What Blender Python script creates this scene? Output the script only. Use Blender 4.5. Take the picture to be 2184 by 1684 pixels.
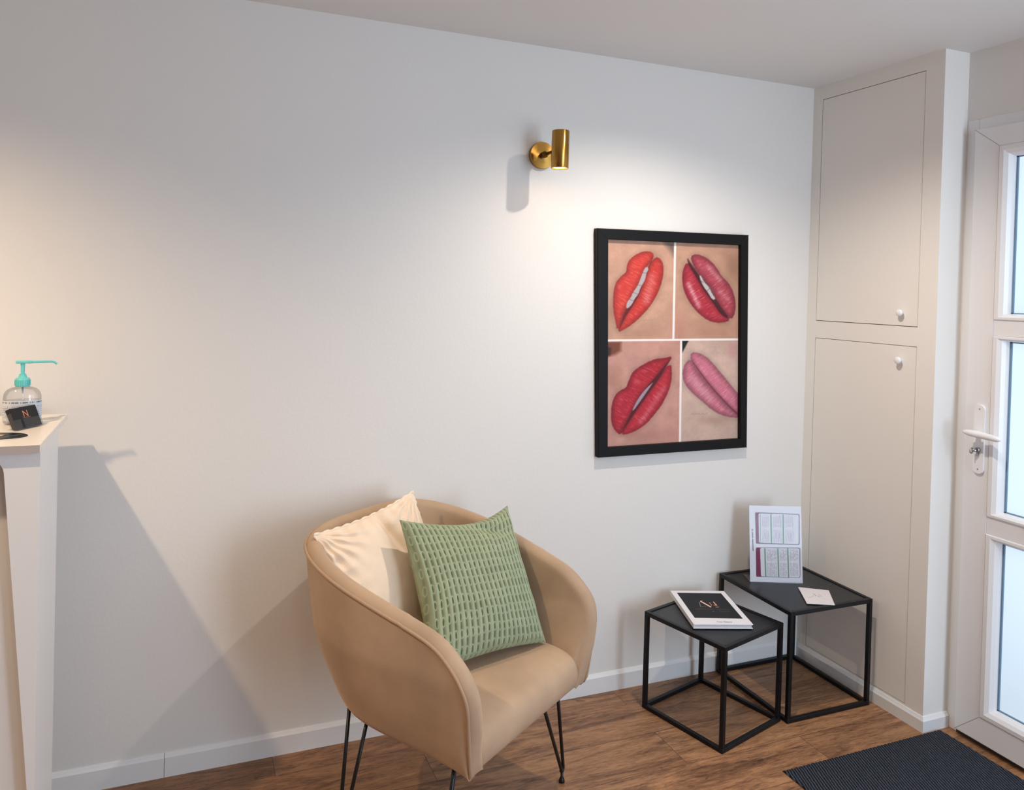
import bpy, bmesh, math, random
import numpy as np
from mathutils import Vector, Matrix, Euler

for o in list(bpy.data.objects):
    bpy.data.objects.remove(o, do_unlink=True)
COL = bpy.context.scene.collection
random.seed(4)

def lin(c):
    return tuple((x/255/12.92 if x/255 <= .04045 else ((x/255+.055)/1.055)**2.4) for x in c)

# ------------------------------------------------------------------ camera
YAW, PITCH, ROLL = -0.3778767723869598, -0.01414547967326348, 0.026538487552457128
CAM = Vector((-2.4878553508844954, -2.5831795318914703, 1.5561227919167742))
FPX, PX, PY = 1636.636612918081, 1051.8117070952324, 636.6466268471078
fwd = Vector((-math.sin(YAW)*math.cos(PITCH), math.cos(YAW)*math.cos(PITCH), math.sin(PITCH)))
rgt = Vector((math.cos(YAW), math.sin(YAW), 0)); upv = rgt.cross(fwd)
R_ = rgt*math.cos(ROLL)+upv*math.sin(ROLL); U_ = -rgt*math.sin(ROLL)+upv*math.cos(ROLL)
cd = bpy.data.cameras.new('camera'); cam = bpy.data.objects.new('camera', cd); COL.objects.link(cam)
cam.matrix_world = Matrix(((R_.x, U_.x, -fwd.x, CAM.x), (R_.y, U_.y, -fwd.y, CAM.y), (R_.z, U_.z, -fwd.z, CAM.z), (0, 0, 0, 1)))
cd.sensor_fit = 'HORIZONTAL'; cd.sensor_width = 36; cd.lens = FPX/2184*36
cd.shift_x = (1092-PX)/2184; cd.shift_y = -(842-PY)/2184
cd.clip_start = .05
bpy.context.scene.camera = cam

# ------------------------------------------------------------------ world, lights, exposure
sc = bpy.context.scene
sc.view_settings.view_transform = 'Standard'; sc.view_settings.look = 'None'
sc.view_settings.gamma = 1; sc.view_settings.use_curve_mapping = False
sc.view_settings.exposure = 0.19
sc.cycles.use_denoising = True
sc.cycles.max_bounces = 10; sc.cycles.diffuse_bounces = 6; sc.cycles.glossy_bounces = 4
sc.cycles.transmission_bounces = 8; sc.cycles.transparent_max_bounces = 8
sc.cycles.sample_clamp_indirect = 4; sc.cycles.caustics_reflective = False; sc.cycles.caustics_refractive = False
world = bpy.data.worlds.new('world'); sc.world = world; world.use_nodes = True
bg = world.node_tree.nodes['Background']
bg.inputs[0].default_value = (.78, .89, 1.0, 1); bg.inputs[1].default_value = .62

WARM = (1.0, .75, .50); WARM2 = (1.0, .90, .78); COOL = (.66, .82, 1.0)
def lamp(name, kind, loc, energy, color, **kw):
    l = bpy.data.lights.new(name, kind); l.energy = energy; l.color = color
    for k, v in kw.items():
        if k not in ('aim', 'rot'): setattr(l, k, v)
    o = bpy.data.objects.new(name, l); COL.objects.link(o); o.location = loc
    if 'aim' in kw:
        o.rotation_euler = (Vector(kw['aim'])-Vector(loc)).to_track_quat('-Z', 'Y').to_euler()
    return o
H = 2.45
# recessed ceiling spots of the room
lamp('ceiling_spot', 'SPOT', (-3.50, -1.00, 2.43), 76, WARM, spot_size=math.radians(143), spot_blend=.7, shadow_soft_size=.022, aim=(-3.5, -1.0, 0))
lamp('ceiling_spot', 'SPOT', (-0.95, -0.76, 2.43), 54, WARM2, spot_size=math.radians(146), spot_blend=.8, shadow_soft_size=.016, aim=(-.95, -.76, 0))
lamp('ceiling_spot', 'SPOT', (-2.30, -2.30, 2.43), 22, WARM2, spot_size=math.radians(140), spot_blend=1, shadow_soft_size=.05, aim=(-2.3, -2.3, 0))
# daylight entering through the shop window in the front wall and the window beside the door
lamp('window_daylight', 'AREA', (-.35, -3.92, 1.35), 46, COOL, shape='RECTANGLE', size=.8, size_y=1.9, aim=(-.35, 0, 1.2))
lamp('window_daylight', 'AREA', (.06, -2.75, 1.45), 10, COOL, shape='RECTANGLE', size=1.0, size_y=1.3, aim=(-4, -2.75, 1.3))
# daylight sky just outside the glazed entrance door
lamp('door_daylight', 'AREA', (.9, -1.14, 1.25), 9, COOL, shape='RECTANGLE', size=1.3, size_y=2.3, aim=(0, -1.14, 1.25))

# ------------------------------------------------------------------ material helpers
def mat(name, color, rough=.5, metal=0., bump=0., bscale=40., var=0., vscale=6., spec=.5, coat=0., sheen=0., trans=0., ior=1.45, emis=None, es=0., attr=None, aniso=0.):
    m = bpy.data.materials.new(name); m.use_nodes = True
    nt = m.node_tree; b = nt.nodes['Principled BSDF']
    c = lin(color)
    b.inputs['Base Color'].default_value = (*c, 1)
    b.inputs['Roughness'].default_value = rough; b.inputs['Metallic'].default_value = metal
    b.inputs['Specular IOR Level'].default_value = spec; b.inputs['IOR'].default_value = ior
    b.inputs['Coat Weight'].default_value = coat; b.inputs['Transmission Weight'].default_value = trans
    if aniso: b.inputs['Anisotropic'].default_value = aniso
    if sheen:
        b.inputs['Sheen Weight'].default_value = sheen; b.inputs['Sheen Roughness'].default_value = .35
        b.inputs['Sheen Tint'].default_value = (*[min(1, x*1.6+.1) for x in c], 1)
    if emis:
        b.inputs['Emission Color'].default_value = (*lin(emis), 1); b.inputs['Emission Strength'].default_value = es
    tc = nt.nodes.new('ShaderNodeTexCoord')
    if var:
        n = nt.nodes.new('ShaderNodeTexNoise'); n.inputs['Scale'].default_value = vscale; n.inputs['Detail'].default_value = 4
        nt.links.new(tc.outputs['Object'], n.inputs['Vector'])
        r = nt.nodes.new('ShaderNodeMapRange'); r.inputs['To Min'].default_value = 1-var; r.inputs['To Max'].default_value = 1+var
        r.inputs['From Min'].default_value = .3; r.inputs['From Max'].default_value = .7
        nt.links.new(n.outputs['Fac'], r.inputs['Value'])
        mx = nt.nodes.new('ShaderNodeVectorMath'); mx.operation = 'SCALE'; mx.inputs[0].default_value = c
        nt.links.new(r.outputs['Result'], mx.inputs['Scale']); nt.links.new(mx.outputs['Vector'], b.inputs['Base Color'])
    if attr:
        a = nt.nodes.new('ShaderNodeAttribute'); a.attribute_name = attr
        nt.links.new(a.outputs['Color'], b.inputs['Base Color'])
    if bump:
        n = nt.nodes.new('ShaderNodeTexNoise'); n.inputs['Scale'].default_value = bscale; n.inputs['Detail'].default_value = 5
        nt.links.new(tc.outputs['Object'], n.inputs['Vector'])
        bp = nt.nodes.new('ShaderNodeBump'); bp.inputs['Strength'].default_value = bump; bp.inputs['Distance'].default_value = .004
        nt.links.new(n.outputs['Fac'], bp.inputs['Height']); nt.links.new(bp.outputs['Normal'], b.inputs['Normal'])
    return m

M = {}
M['wall'] = mat('wall_paint', (226, 223, 219), .75, bump=.10, bscale=90, spec=.25)
M['ceiling'] = mat('ceiling_paint', (228, 227, 226), .85, spec=.2)
M['trim'] = mat('white_lacquer', (230, 229, 228), .38, bump=.03, bscale=30)
M['cup'] = mat('cupboard_paint', (236, 232, 226), .5, bump=.05, bscale=60, spec=.35)
M['seam'] = mat('dark_gap', (60, 55, 50), .9)
M['pvc'] = mat('white_pvc', (232, 231, 232), .28, bump=.02, bscale=20)
M['gasket'] = mat('grey_gasket', (112, 140, 164), .5)
M['metal'] = mat('satin_steel', (170, 170, 172), .3, 1.)
M['black'] = mat('black_powder_coat', (15, 16, 20), .4, bump=.04, bscale=200, spec=.35)
M['blacktop'] = mat('black_steel_sheet', (32, 33, 37), .36, bump=.06, bscale=120, spec=.5)
M['frame'] = mat('black_picture_frame', (15, 14, 15), .5, spec=.22, bump=.05, bscale=120)
M['brass'] = mat('brushed_brass', (196, 146, 62), .27, 1., bump=.02, bscale=200, aniso=.7)
for nm_, ax_ in (('brass', 'Z'), ('brassplate', 'Y')):
    m_ = mat('brushed_brass_'+nm_, (176, 134, 66), .25, 1., aniso=.75); t_ = m_.node_tree.nodes.new('ShaderNodeTangent'); t_.direction_type = 'RADIAL'; t_.axis = ax_
    m_.node_tree.links.new(t_.outputs[0], m_.node_tree.nodes['Principled BSDF'].inputs['Tangent']); M[nm_] = m_
M['brass'].node_tree.nodes['Principled BSDF'].inputs['Anisotropic Rotation'].default_value = .25
M['brassdark'] = mat('dark_brass', (110, 76, 30), .35, 1.)
M['lens'] = mat('warm_lamp_lens', (255, 240, 215), .4, emis=(255, 200, 138), es=21.)
M['velvet'] = mat('beige_velvet', (180, 153, 127),   .85, var=.13, vscale=5.5, bump=.12, bscale=260, spec=.2, sheen=.5)
M['piping'] = mat('beige_piping', (174, 146, 120), .8, bump=.1, bscale=300, spec=.2, sheen=.4)
M['rod'] = mat('black_rod', (18, 18, 20), .35, spec=.5)
M['cream'] = mat('cream_plush', (236, 214, 190), .9, var=.03, vscale=14, bump=.25, bscale=320, spec=.1, sheen=.5)
M['lace'] = mat('cream_trim', (240, 224, 204), .9, bump=.4, bscale=400, spec=.1)
M['green'] = mat('green_corduroy', (150, 165, 125), .88, attr='col', bump=.2, bscale=500, spec=.1, sheen=.3)
M['desk'] = mat('white_desk_laminate', (233, 232, 231), .35, bump=.02, bscale=30)
M['edge'] = mat('grey_edge_band', (178, 170, 166), .5)
M['desktop'] = mat('white_desk_top', (236, 230, 222), .32, bump=.02, bscale=30)
M['turq'] = mat('turquoise_plastic', (112, 208, 206), .35)
def thin_clear(name, tint, edge, gl=.08):
    m = bpy.data.materials.new(name); m.use_nodes = True; nt = m.node_tree; N = nt.nodes.new; L = nt.links.new
    for n in list(nt.nodes): nt.nodes.remove(n)
    out = N('ShaderNodeOutputMaterial'); tr = N('ShaderNodeBsdfTransparent'); g = N('ShaderNodeBsdfGlossy'); lw = N('ShaderNodeLayerWeight'); lw.inputs[0].default_value = .35
    g.inputs['Roughness'].default_value = .06
    r = N('ShaderNodeMixRGB'); r.inputs[1].default_value = (*tint, 1); r.inputs[2].default_value = (*edge, 1); L(lw.outputs['Facing'], r.inputs[0]); L(r.outputs[0], tr.inputs['Color'])
    mr = N('ShaderNodeMapRange'); mr.inputs['To Min'].default_value = gl*.4; mr.inputs['To Max'].default_value = gl*5; L(lw.outputs['Fresnel'], mr.inputs['Value'])
    mx = N('ShaderNodeMixShader'); L(mr.outputs[0], mx.inputs[0]); L(tr.outputs[0], mx.inputs[1]); L(g.outputs[0], mx.inputs[2]); L(mx.outputs[0], out.inputs[0])
    return m
M['clear'] = thin_clear('clear_plastic', (.97, .97, .97), (.72, .72, .72))
M['gel'] = thin_clear('clear_gel', (.96, .96, .97), (.90, .90, .90), .03)
M['acrylfoot'] = thin_clear('clear_acrylic_edge', (.90, .90, .90), (.80, .80, .80), .35)
M['acrylic'] = thin_clear('clear_acrylic', (.97, .97, .98), (.82, .83, .85), .02)
M['label'] = mat('bottle_label', (206, 212, 220), .5, attr='col')
M['print'] = mat('printed_paper', (230, 230, 230), .55, attr='col', spec=.12)
M['poster'] = mat('poster_print', (230, 230, 230), .5, attr='col', spec=.35)
M['paper'] = mat('white_paper', (232, 230, 232), .55, bump=.03, bscale=80)
M['pages'] = mat('page_block', (214, 212, 216), .7, bump=.4, bscale=500)
M['cardblack'] = mat('black_card', (22, 22, 25), .35)
M['copper'] = mat('rose_gold_foil', (226, 150, 118), .35, .4)
M['gold'] = mat('gold_foil', (190, 160, 110), .3, .8)
M['white'] = mat('white_plastic', (236, 236, 238), .35, bump=.02)

def pane_material():
    m = bpy.data.materials.new('frosted_glass'); m.use_nodes = True; nt = m.node_tree
    for n in list(nt.nodes): nt.nodes.remove(n)
    out = nt.nodes.new('ShaderNodeOutputMaterial'); t = nt.nodes.new('ShaderNodeBsdfTranslucent'); g = nt.nodes.new('ShaderNodeBsdfGlossy')
    tc = nt.nodes.new('ShaderNodeTexCoord'); n = nt.nodes.new('ShaderNodeTexNoise'); n.inputs['Scale'].default_value = 3
    r = nt.nodes.new('ShaderNodeValToRGB'); r.color_ramp.elements[0].color = (.88, .93, .97, 1); r.color_ramp.elements[1].color = (.94, .97, .98, 1)
    nt.links.new(tc.outputs['Object'], n.inputs['Vector']); nt.links.new(n.outputs['Fac'], r.inputs['Fac']); nt.links.new(r.outputs['Color'], t.inputs['Color'])
    g.inputs['Roughness'].default_value = .25
    mx = nt.nodes.new('ShaderNodeMixShader'); mx.inputs[0].default_value = .05
    nt.links.new(t.outputs[0], mx.inputs[1]); nt.links.new(g.outputs[0], mx.inputs[2]); nt.links.new(mx.outputs[0], out.inputs[0])
    return m
M['pane'] = pane_material()

def wood_material():
    m = bpy.data.materials.new('oak_planks'); m.use_nodes = True; nt = m.node_tree; b = nt.nodes['Principled BSDF']
    N = nt.nodes.new; L = nt.links.new
    tc = N('ShaderNodeTexCoord')
    mp = N('ShaderNodeMapping'); mp.inputs['Location'].default_value = (.45, .115, 0); L(tc.outputs['Object'], mp.inputs['Vector'])
    br = N('ShaderNodeTexBrick'); br.inputs['Scale'].default_value = 1; br.inputs['Brick Width'].default_value = 1.28; br.inputs['Row Height'].default_value = .19
    br.inputs['Mortar Size'].default_value = .0009; br.inputs['Mortar Smooth'].default_value = .3; br.offset = .37; br.squash = 1
    br.inputs['Color1'].default_value = (0, 0, 0, 1); br.inputs['Color2'].default_value = (1, 1, 1, 1); br.inputs['Mortar'].default_value = (.5, .5, .5, 1)
    L(mp.outputs['Vector'], br.inputs['Vector'])
    # shift grain per plank
    sep = N('ShaderNodeVectorMath'); sep.operation = 'SCALE'; sep.inputs['Scale'].default_value = 7.3; L(br.outputs['Color'], sep.inputs[0])
    add = N('ShaderNodeVectorMath'); add.operation = 'ADD'; L(mp.outputs['Vector'], add.inputs[0]); L(sep.outputs[0], add.inputs[1])
    def noise(scale, detail, rough, dist, sv):
        q = N('ShaderNodeMapping'); q.inputs['Scale'].default_value = sv; L(add.outputs[0], q.inputs['Vector'])
        n = N('ShaderNodeTexNoise'); n.inputs['Scale'].default_value = scale; n.inputs['Detail'].default_value = detail
        n.inputs['Roughness'].default_value = rough; n.inputs['Distortion'].default_value = dist; L(q.outputs[0], n.inputs['Vector']); return n
    big = noise(2.4, 6, .66, 1.5, (1, 6.5, 1)); fine = noise(22, 6, .72, .8, (1, 7, 1)); knot = noise(3.0, 3, .5, 2.4, (1.6, 4, 1))
    ramp = N('ShaderNodeValToRGB'); e = ramp.color_ramp.elements
    e[0].position = .37; e[0].color = (*lin((88, 60, 44)), 1); e[1].position = .66; e[1].color = (*lin((186, 143, 106)), 1)
    k = e.new(.46); k.color = (*lin((132, 94, 67)), 1); k = e.new(.54); k.color = (*lin((163, 119, 84)), 1)
    mixf = N('ShaderNodeMath'); mixf.operation = 'MULTIPLY_ADD'; mixf.inputs[1].default_value = .42
    L(fine.outputs['Fac'], mixf.inputs[0]); h = N('ShaderNodeMath'); h.operation = 'MULTIPLY'; h.inputs[1].default_value = .58
    L(big.outputs['Fac'], h.inputs[0]); L(h.outputs[0], mixf.inputs[2]); L(mixf.outputs[0], ramp.inputs['Fac'])
    kr = N('ShaderNodeMapRange'); kr.inputs['From Min'].default_value = .66; kr.inputs['From Max'].default_value = .74; kr.inputs['To Min'].default_value = 0; kr.inputs['To Max'].default_value = .7
    L(knot.outputs['Fac'], kr.inputs['Value'])
    dk = N('ShaderNodeMixRGB'); dk.inputs['Color2'].default_value = (*lin((52, 34, 26)), 1); L(kr.outputs[0], dk.inputs['Fac']); L(ramp.outputs['Color'], dk.inputs['Color1'])
    sh = N('ShaderNodeMapRange'); sh.inputs['To Min'].default_value = .80; sh.inputs['To Max'].default_value = 1.12; L(br.outputs['Color'], sh.inputs['Value'])
    sm = N('ShaderNodeVectorMath'); sm.operation = 'SCALE'; L(dk.outputs[0], sm.inputs[0]); L(sh.outputs[0], sm.inputs['Scale'])
    mo = N('ShaderNodeMixRGB'); mo.inputs['Color2'].default_value = (*lin((66, 44, 32)), 1); L(br.outputs['Fac'], mo.inputs['Fac']); L(sm.outputs[0], mo.inputs['Color1'])
    L(mo.outputs[0], b.inputs['Base Color'])
    b.inputs['Roughness'].default_value = .42; b.inputs['Specular IOR Level'].default_value = .4
    bp = N('ShaderNodeBump'); bp.inputs['Strength'].default_value = .25; bp.inputs['Distance'].default_value = .002
    L(mixf.outputs[0], bp.inputs['Height']); L(bp.outputs[0], b.inputs['Normal'])
    return m
M['wood'] = wood_material()

def rug_material():
    m = bpy.data.materials.new('ribbed_mat_weave'); m.use_nodes = True; nt = m.node_tree; b = nt.nodes['Principled BSDF']
    N = nt.nodes.new; L = nt.links.new
    tc = N('ShaderNodeTexCoord'); mp = N('ShaderNodeMapping'); mp.inputs['Rotation'].default_value = (0, 0, math.radians(20)); L(tc.outputs['Object'], mp.inputs['Vector'])
    w = N('ShaderNodeTexWave'); w.wave_type = 'BANDS'; w.bands_direction = 'X'; w.inputs['Scale'].default_value = 33.07; w.inputs['Distortion'].default_value = 1.6
    w.inputs['Detail'].default_value = 2; w.inputs['Detail Scale'].default_value = 1.6; L(mp.outputs[0], w.inputs['Vector'])
    n = N('ShaderNodeTexNoise'); n.inputs['Scale'].default_value = 160; L(tc.outputs['Object'], n.inputs['Vector'])
    r = N('ShaderNodeValToRGB'); e = r.color_ramp.elements; e[0].color = (*lin((24, 27, 34)), 1); e[1].color = (*lin((84, 90, 102)), 1); e[0].position = .15; e[1].position = 1
    mm = N('ShaderNodeMath'); mm.operation = 'MULTIPLY'; L(w.outputs['Fac'], mm.inputs[0]); 
    ad = N('ShaderNodeMath'); ad.operation = 'ADD'; ad.inputs[1].default_value = .35; L(n.outputs['Fac'], ad.inputs[0]); L(ad.outputs[0], mm.inputs[1])
    L(mm.outputs[0], r.inputs['Fac']); L(r.outputs[0], b.inputs['Base Color'])
    bp = N('ShaderNodeBump'); bp.inputs['Strength'].default_value = .9; bp.inputs['Distance'].default_value = .003; L(mm.outputs[0], bp.inputs['Height']); L(bp.outputs[0], b.inputs['Normal'])
    b.inputs['Roughness'].default_value = .95; b.inputs['Specular IOR Level'].default_value = .15
    return m
M['rug'] = rug_material()

# ------------------------------------------------------------------ mesh helpers
def link(o, parent=None):
    COL.objects.link(o)
    if parent: o.parent = parent
    return o
def bobj(name, bm, m, parent=None, smooth=False, loc=None):
    me = bpy.data.meshes.new(name); bmesh.ops.recalc_face_normals(bm, faces=bm.faces); bm.to_mesh(me); bm.free()
    me.materials.append(m)
    if smooth: me.polygons.foreach_set('use_smooth', [True]*len(me.polygons))
    o = bpy.data.objects.new(name, me)
    if loc: o.location = loc
    return link(o, parent)
def box(bm, a, b, bev=0., seg=2):
    a, b = Vector(a), Vector(b); c = (a+b)/2; s = b-a
    t = bmesh.new(); bmesh.ops.create_cube(t, size=1)
    for v in t.verts: v.co = Vector((v.co.x*s.x+c.x, v.co.y*s.y+c.y, v.co.z*s.z+c.z))
    if bev: bmesh.ops.bevel(t, geom=t.edges[:], offset=bev, segments=seg, affect='EDGES', profile=.5)
    merge(bm, t)
def merge(bm, t, mtx=None):
    vm = {}
    for v in t.verts: vm[v] = bm.verts.new(mtx @ v.co if mtx else v.co)
    for f in t.faces:
        try: bm.faces.new([vm[v] for v in f.verts])
        except ValueError: pass
    t.free()
def tube(bm, pts, r, n=12, closed=False, radii=None):
    pts = [Vector(p) for p in pts]; rings = []; prev = None
    for i, p in enumerate(pts):
        a = pts[i-1] if (i or closed) else p; b = pts[(i+1) % len(pts)] if (i < len(pts)-1 or closed) else p
        t = (b-a).normalized()
        if prev is None:
            ref = Vector((0, 0, 1)) if abs(t.z) < .9 else Vector((1, 0, 0)); x = t.cross(ref).normalized()
        else: x = (prev-t*prev.dot(t)).normalized()
        prev = x; y = t.cross(x); rr = radii[i] if radii else r
        rings.append([bm.verts.new(p+(x*math.cos(q)+y*math.sin(q))*rr) for q in [2*math.pi*k/n for k in range(n)]])
    m = len(rings)
    for i in range(m if closed else m-1):
        A, B = rings[i], rings[(i+1) % m]
        for k in range(n): bm.faces.new([A[k], A[(k+1) % n], B[(k+1) % n], B[k]])
    if not closed: bm.faces.new(rings[0][::-1]); bm.faces.new(rings[-1])
def lathe(bm, prof, n=32, sx=1., sy=1., mtx=None, cap=True):
    rings = []
    for r, z in prof:
        rings.append([bm.verts.new((mtx or Matrix()) @ Vector((r*sx*math.cos(2*math.pi*k/n), r*sy*math.sin(2*math.pi*k/n), z))) for k in range(n)])
    for A, B in zip(rings, rings[1:]):
        for k in range(n): bm.faces.new([A[k], A[(k+1) % n], B[(k+1) % n], B[k]])
    if cap: bm.faces.new(rings[0][::-1]); bm.faces.new(rings[-1])
def prism(bm, poly, f0, f1):
    """poly of 2-D points, f0/f1 map (a,b)->3-D for both ends"""
    A = [bm.verts.new(f0(*p)) for p in poly]; B = [bm.verts.new(f1(*p)) for p in poly]; n = len(poly)
    bm.faces.new(A[::-1]); bm.faces.new(B)
    for i in range(n): bm.faces.new([A[i], A[(i+1) % n], B[(i+1) % n], B[i]])
def empty(name, loc=(0, 0, 0), rz=0., label=None, cat=None, group=None, kind=None):
    o = bpy.data.objects.new(name, None); o.empty_display_size = .05; o.location = loc; o.rotation_euler = (0, 0, rz)
    link(o); tag(o, label, cat, group, kind); return o
def tag(o, label=None, cat=None, group=None, kind=None):
    if label: o['label'] = label
    if cat: o['category'] = cat
    if group: o['group'] = group
    if kind: o['kind'] = kind
    return o
def grid_obj(name, P, m, parent=None, col=None, closed_u=False, smooth=True):
    """P: (nu,nv,3) array"""
    nu, nv, _ = P.shape; iu = nu if closed_u else nu-1
    i, j = np.meshgrid(np.arange(iu), np.arange(nv-1), indexing='ij'); i2 = (i+1) % nu
    F = np.stack([i*nv+j, i2*nv+j, i2*nv+j+1, i*nv+j+1], -1).reshape(-1, 4)
    me = bpy.data.meshes.new(name); me.from_pydata(P.reshape(-1, 3).tolist(), [], F.tolist()); me.update()
    me.materials.append(m)
    if smooth: me.polygons.foreach_set('use_smooth', [True]*len(me.polygons))
    if col is not None: set_col(me, col.reshape(-1, 3))
    o = bpy.data.objects.new(name, me); return link(o, parent)
def set_col(me, c):
    c = np.asarray(c, float)/255.; l = np.where(c <= .04045, c/12.92, ((np.clip(c, 0, 1)+.055)/1.055)**2.4)
    a = me.color_attributes.new('col', 'FLOAT_COLOR', 'POINT')
    a.data.foreach_set('color', np.concatenate([l, np.ones((len(l), 1))], 1).astype(np.float32).ravel())

# ------------------------------------------------------------------ room
RX, D = .1223, .6186; XL, YF = -5.8, -4.0; BH, BT = .067, .0107
bm = bmesh.new(); box(bm, (XL-.2, YF-.2, -.06), (RX+.3, .2, 0)); tag(bobj('floor', bm, M['wood']), kind='structure')
bm = bmesh.new(); box(bm, (XL-.2, YF-.2, H), (RX+.3, .2, H+.1)); tag(bobj('ceiling', bm, M['ceiling']), kind='structure')
bm = bmesh.new(); box(bm, (XL-.15, 0, 0), (RX+.15, .15, H)); tag(bobj('wall_back', bm, M['wall']), kind='structure')
bm = bmesh.new(); box(bm, (XL-.15, YF, 0), (XL, 0, H)); tag(bobj('wall_left', bm, M['wall']), kind='structure')
def wall_holes(name, axis, w0, w1, t0, t1, holes):
    """wall along one axis with rectangular holes (a0,a1,z0,z1)"""
    bm = bmesh.new(); cuts = sorted({w0, w1, *[h[0] for h in holes], *[h[1] for h in holes]})
    for a, b in zip(cuts, cuts[1:]):
        zs = [(0, H)]
        for h in holes:
            if h[0] <= a+1e-6 and h[1] >= b-1e-6:
                zs = [z for q in zs for z in ((q[0], min(q[1], h[2])), (max(q[0], h[3]), q[1])) if z[1]-z[0] > 1e-4]
        for z0, z1 in zs:
            if axis == 'y': box(bm, (t0, a, z0), (t1, b, z1))
            else: box(bm, (a, t0, z0), (b, t1, z1))
    return tag(bobj(name, bm, M['wall']), kind='structure')
wall_holes('wall_right', 'y', YF, 0, RX, RX+.15, [(-1.66, -.622, 0, 2.204), (-3.25, -2.25, .8, 2.1)])
wall_holes('wall_front', 'x', XL, RX, YF-.15, YF, [(-1.55, .0, .4, 2.3)])
# windows out of frame (needed for the daylight to make sense from the side)
def window(name, a, b, axis):
    e = empty(name, (0, 0, 0), kind='structure'); bm = bmesh.new()
    (x0, y0, z0), (x1, y1, z1) = a, b; f = .06
    if axis == 'x':
        for p, q in [((x0, y0, z0), (x1, y1, z0+f)), ((x0, y0, z1-f), (x1, y1, z1)), ((x0, y0, z0), (x0+f, y1, z1)), ((x1-f, y0, z0), (x1, y1, z1)), (((x0+x1)/2-f/2, y0, z0), ((x0+x1)/2+f/2, y1, z1))]: box(bm, p, q)
    else:
        for p, q in [((x0, y0, z0), (x1, y1, z0+f)), ((x0, y0, z1-f), (x1, y1, z1)), ((x0, y0, z0), (x1, y0+f, z1)), ((x0, y1-f, z0), (x1, y1, z1))]: box(bm, p, q)
    bobj('window_frame', bm, M['pvc'], e)
window('window_1', (-1.55, YF-.12, .4), (0, YF-.05, 2.3), 'x')
window('window_2', (RX+.05, -3.25, .8), (RX+.11, -2.25, 2.1), 'y')

def baseboard(name, poly_path, BH=.067, kind='structure'):
    """profile swept along a plan path; outward side given by right-hand normal"""
    pr = [(0, 0), (BT, 0), (BT, BH-.006), (BT-.004, BH), (BT-.006, BH+.004), (.003, BH+.007), (0, BH+.007)]
    pts = [Vector((*p, 0)) for p in poly_path]; bm = bmesh.new(); rings = []
    for i, p in enumerate(pts):
        d0 = (pts[i]-pts[i-1]).normalized() if i else (pts[1]-pts[0]).normalized()
        d1 = (pts[i+1]-pts[i]).normalized() if i < len(pts)-1 else d0
        n0 = Vector((d0.y, -d0.x, 0)); n1 = Vector((d1.y, -d1.x, 0)); n = (n0+n1); n = n/ (n.dot(n0))
        rings.append([bm.verts.new(p+n*a+Vector((0, 0, z))) for a, z in pr])
    for A, B in zip(rings, rings[1:]):
        for k in range(len(pr)): bm.faces.new([A[k], A[(k+1) % len(pr)], B[(k+1) % len(pr)], B[k]])
    bm.faces.new(rings[0]); bm.faces.new(rings[-1][::-1])
    return tag(bobj(name, bm, M['trim']), kind=kind)
JX = -2.53
baseboard('baseboard_back', [(XL, 0), (JX-.0007, 0)])
baseboard('baseboard_back', [(JX+.0007, 0), (-BT, 0)])
baseboard('baseboard_right', [(0, 0), (0, -D), (RX-.004, -D)], BH=.047)
baseboard('baseboard_left', [(XL, YF), (XL, 0)])

# built-in cupboard in the corner -------------------------------------------
cup = empty('built_in_cupboard', (RX/2, -D/2, 0), label='white floor-to-ceiling built-in cupboard in the corner beside the glazed door', cat='cupboard')
cl = Vector((-RX/2, D/2, 0))
def cb(a, b): return (Vector(a)+cl), (Vector(b)+cl)
y1, y2 = -.052, -.5405; gz = .0022
UZ0, UZ1, LZ0, LZ1 = 1.4547, 2.39, .062, 1.3788
bm = bmesh.new(); TH = .018
for a, b in [((0, -D, 0), (TH, y2-gz, H)), ((0, y1+gz, 0), (TH, 0, H)), ((0, y2-gz, UZ1+gz), (TH, y1+gz, H)), ((0, y2-gz, LZ1+gz), (TH, y1+gz, UZ0-gz)), ((0, y2-gz, 0), (TH, y1+gz, LZ0-gz)), ((TH, -D, 0), (RX, -D+TH, H))]:
    box(bm, *cb(a, b))
bobj('casing', bm, M['cup'], cup)
bm = bmesh.new(); box(bm, *cb((TH, y2-.02, .03), (TH+.004, y1+.02, H-.02))); bobj('inner_panel', bm, M['seam'], cup)
for z0, z1, ky, kz in [(UZ0, UZ1, -.4765, 1.503), (LZ0, LZ1, -.4765, 1.325)]:
    bm = bmesh.new(); box(bm, *cb((.0005, y2, z0), (TH-.0005, y1, z1)), bev=.0012, seg=1); d = bobj('door', bm, M['cup'], cup)
    bm = bmesh.new(); c = Vector((-.028, ky, kz))+cl
    mt = Matrix.Translation(Vector((.001, ky, kz))+cl) @ Matrix.Rotation(-math.pi/2, 4, 'Y')
    lathe(bm, [(.005, 0), (.005, .010), (.0115, .013), (.0125, .016), (.0125, .022), (.0115, .0235), (0.0001, .0238)], 28, mtx=mt); bobj('knob', bm, M['white'], d, True)

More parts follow.
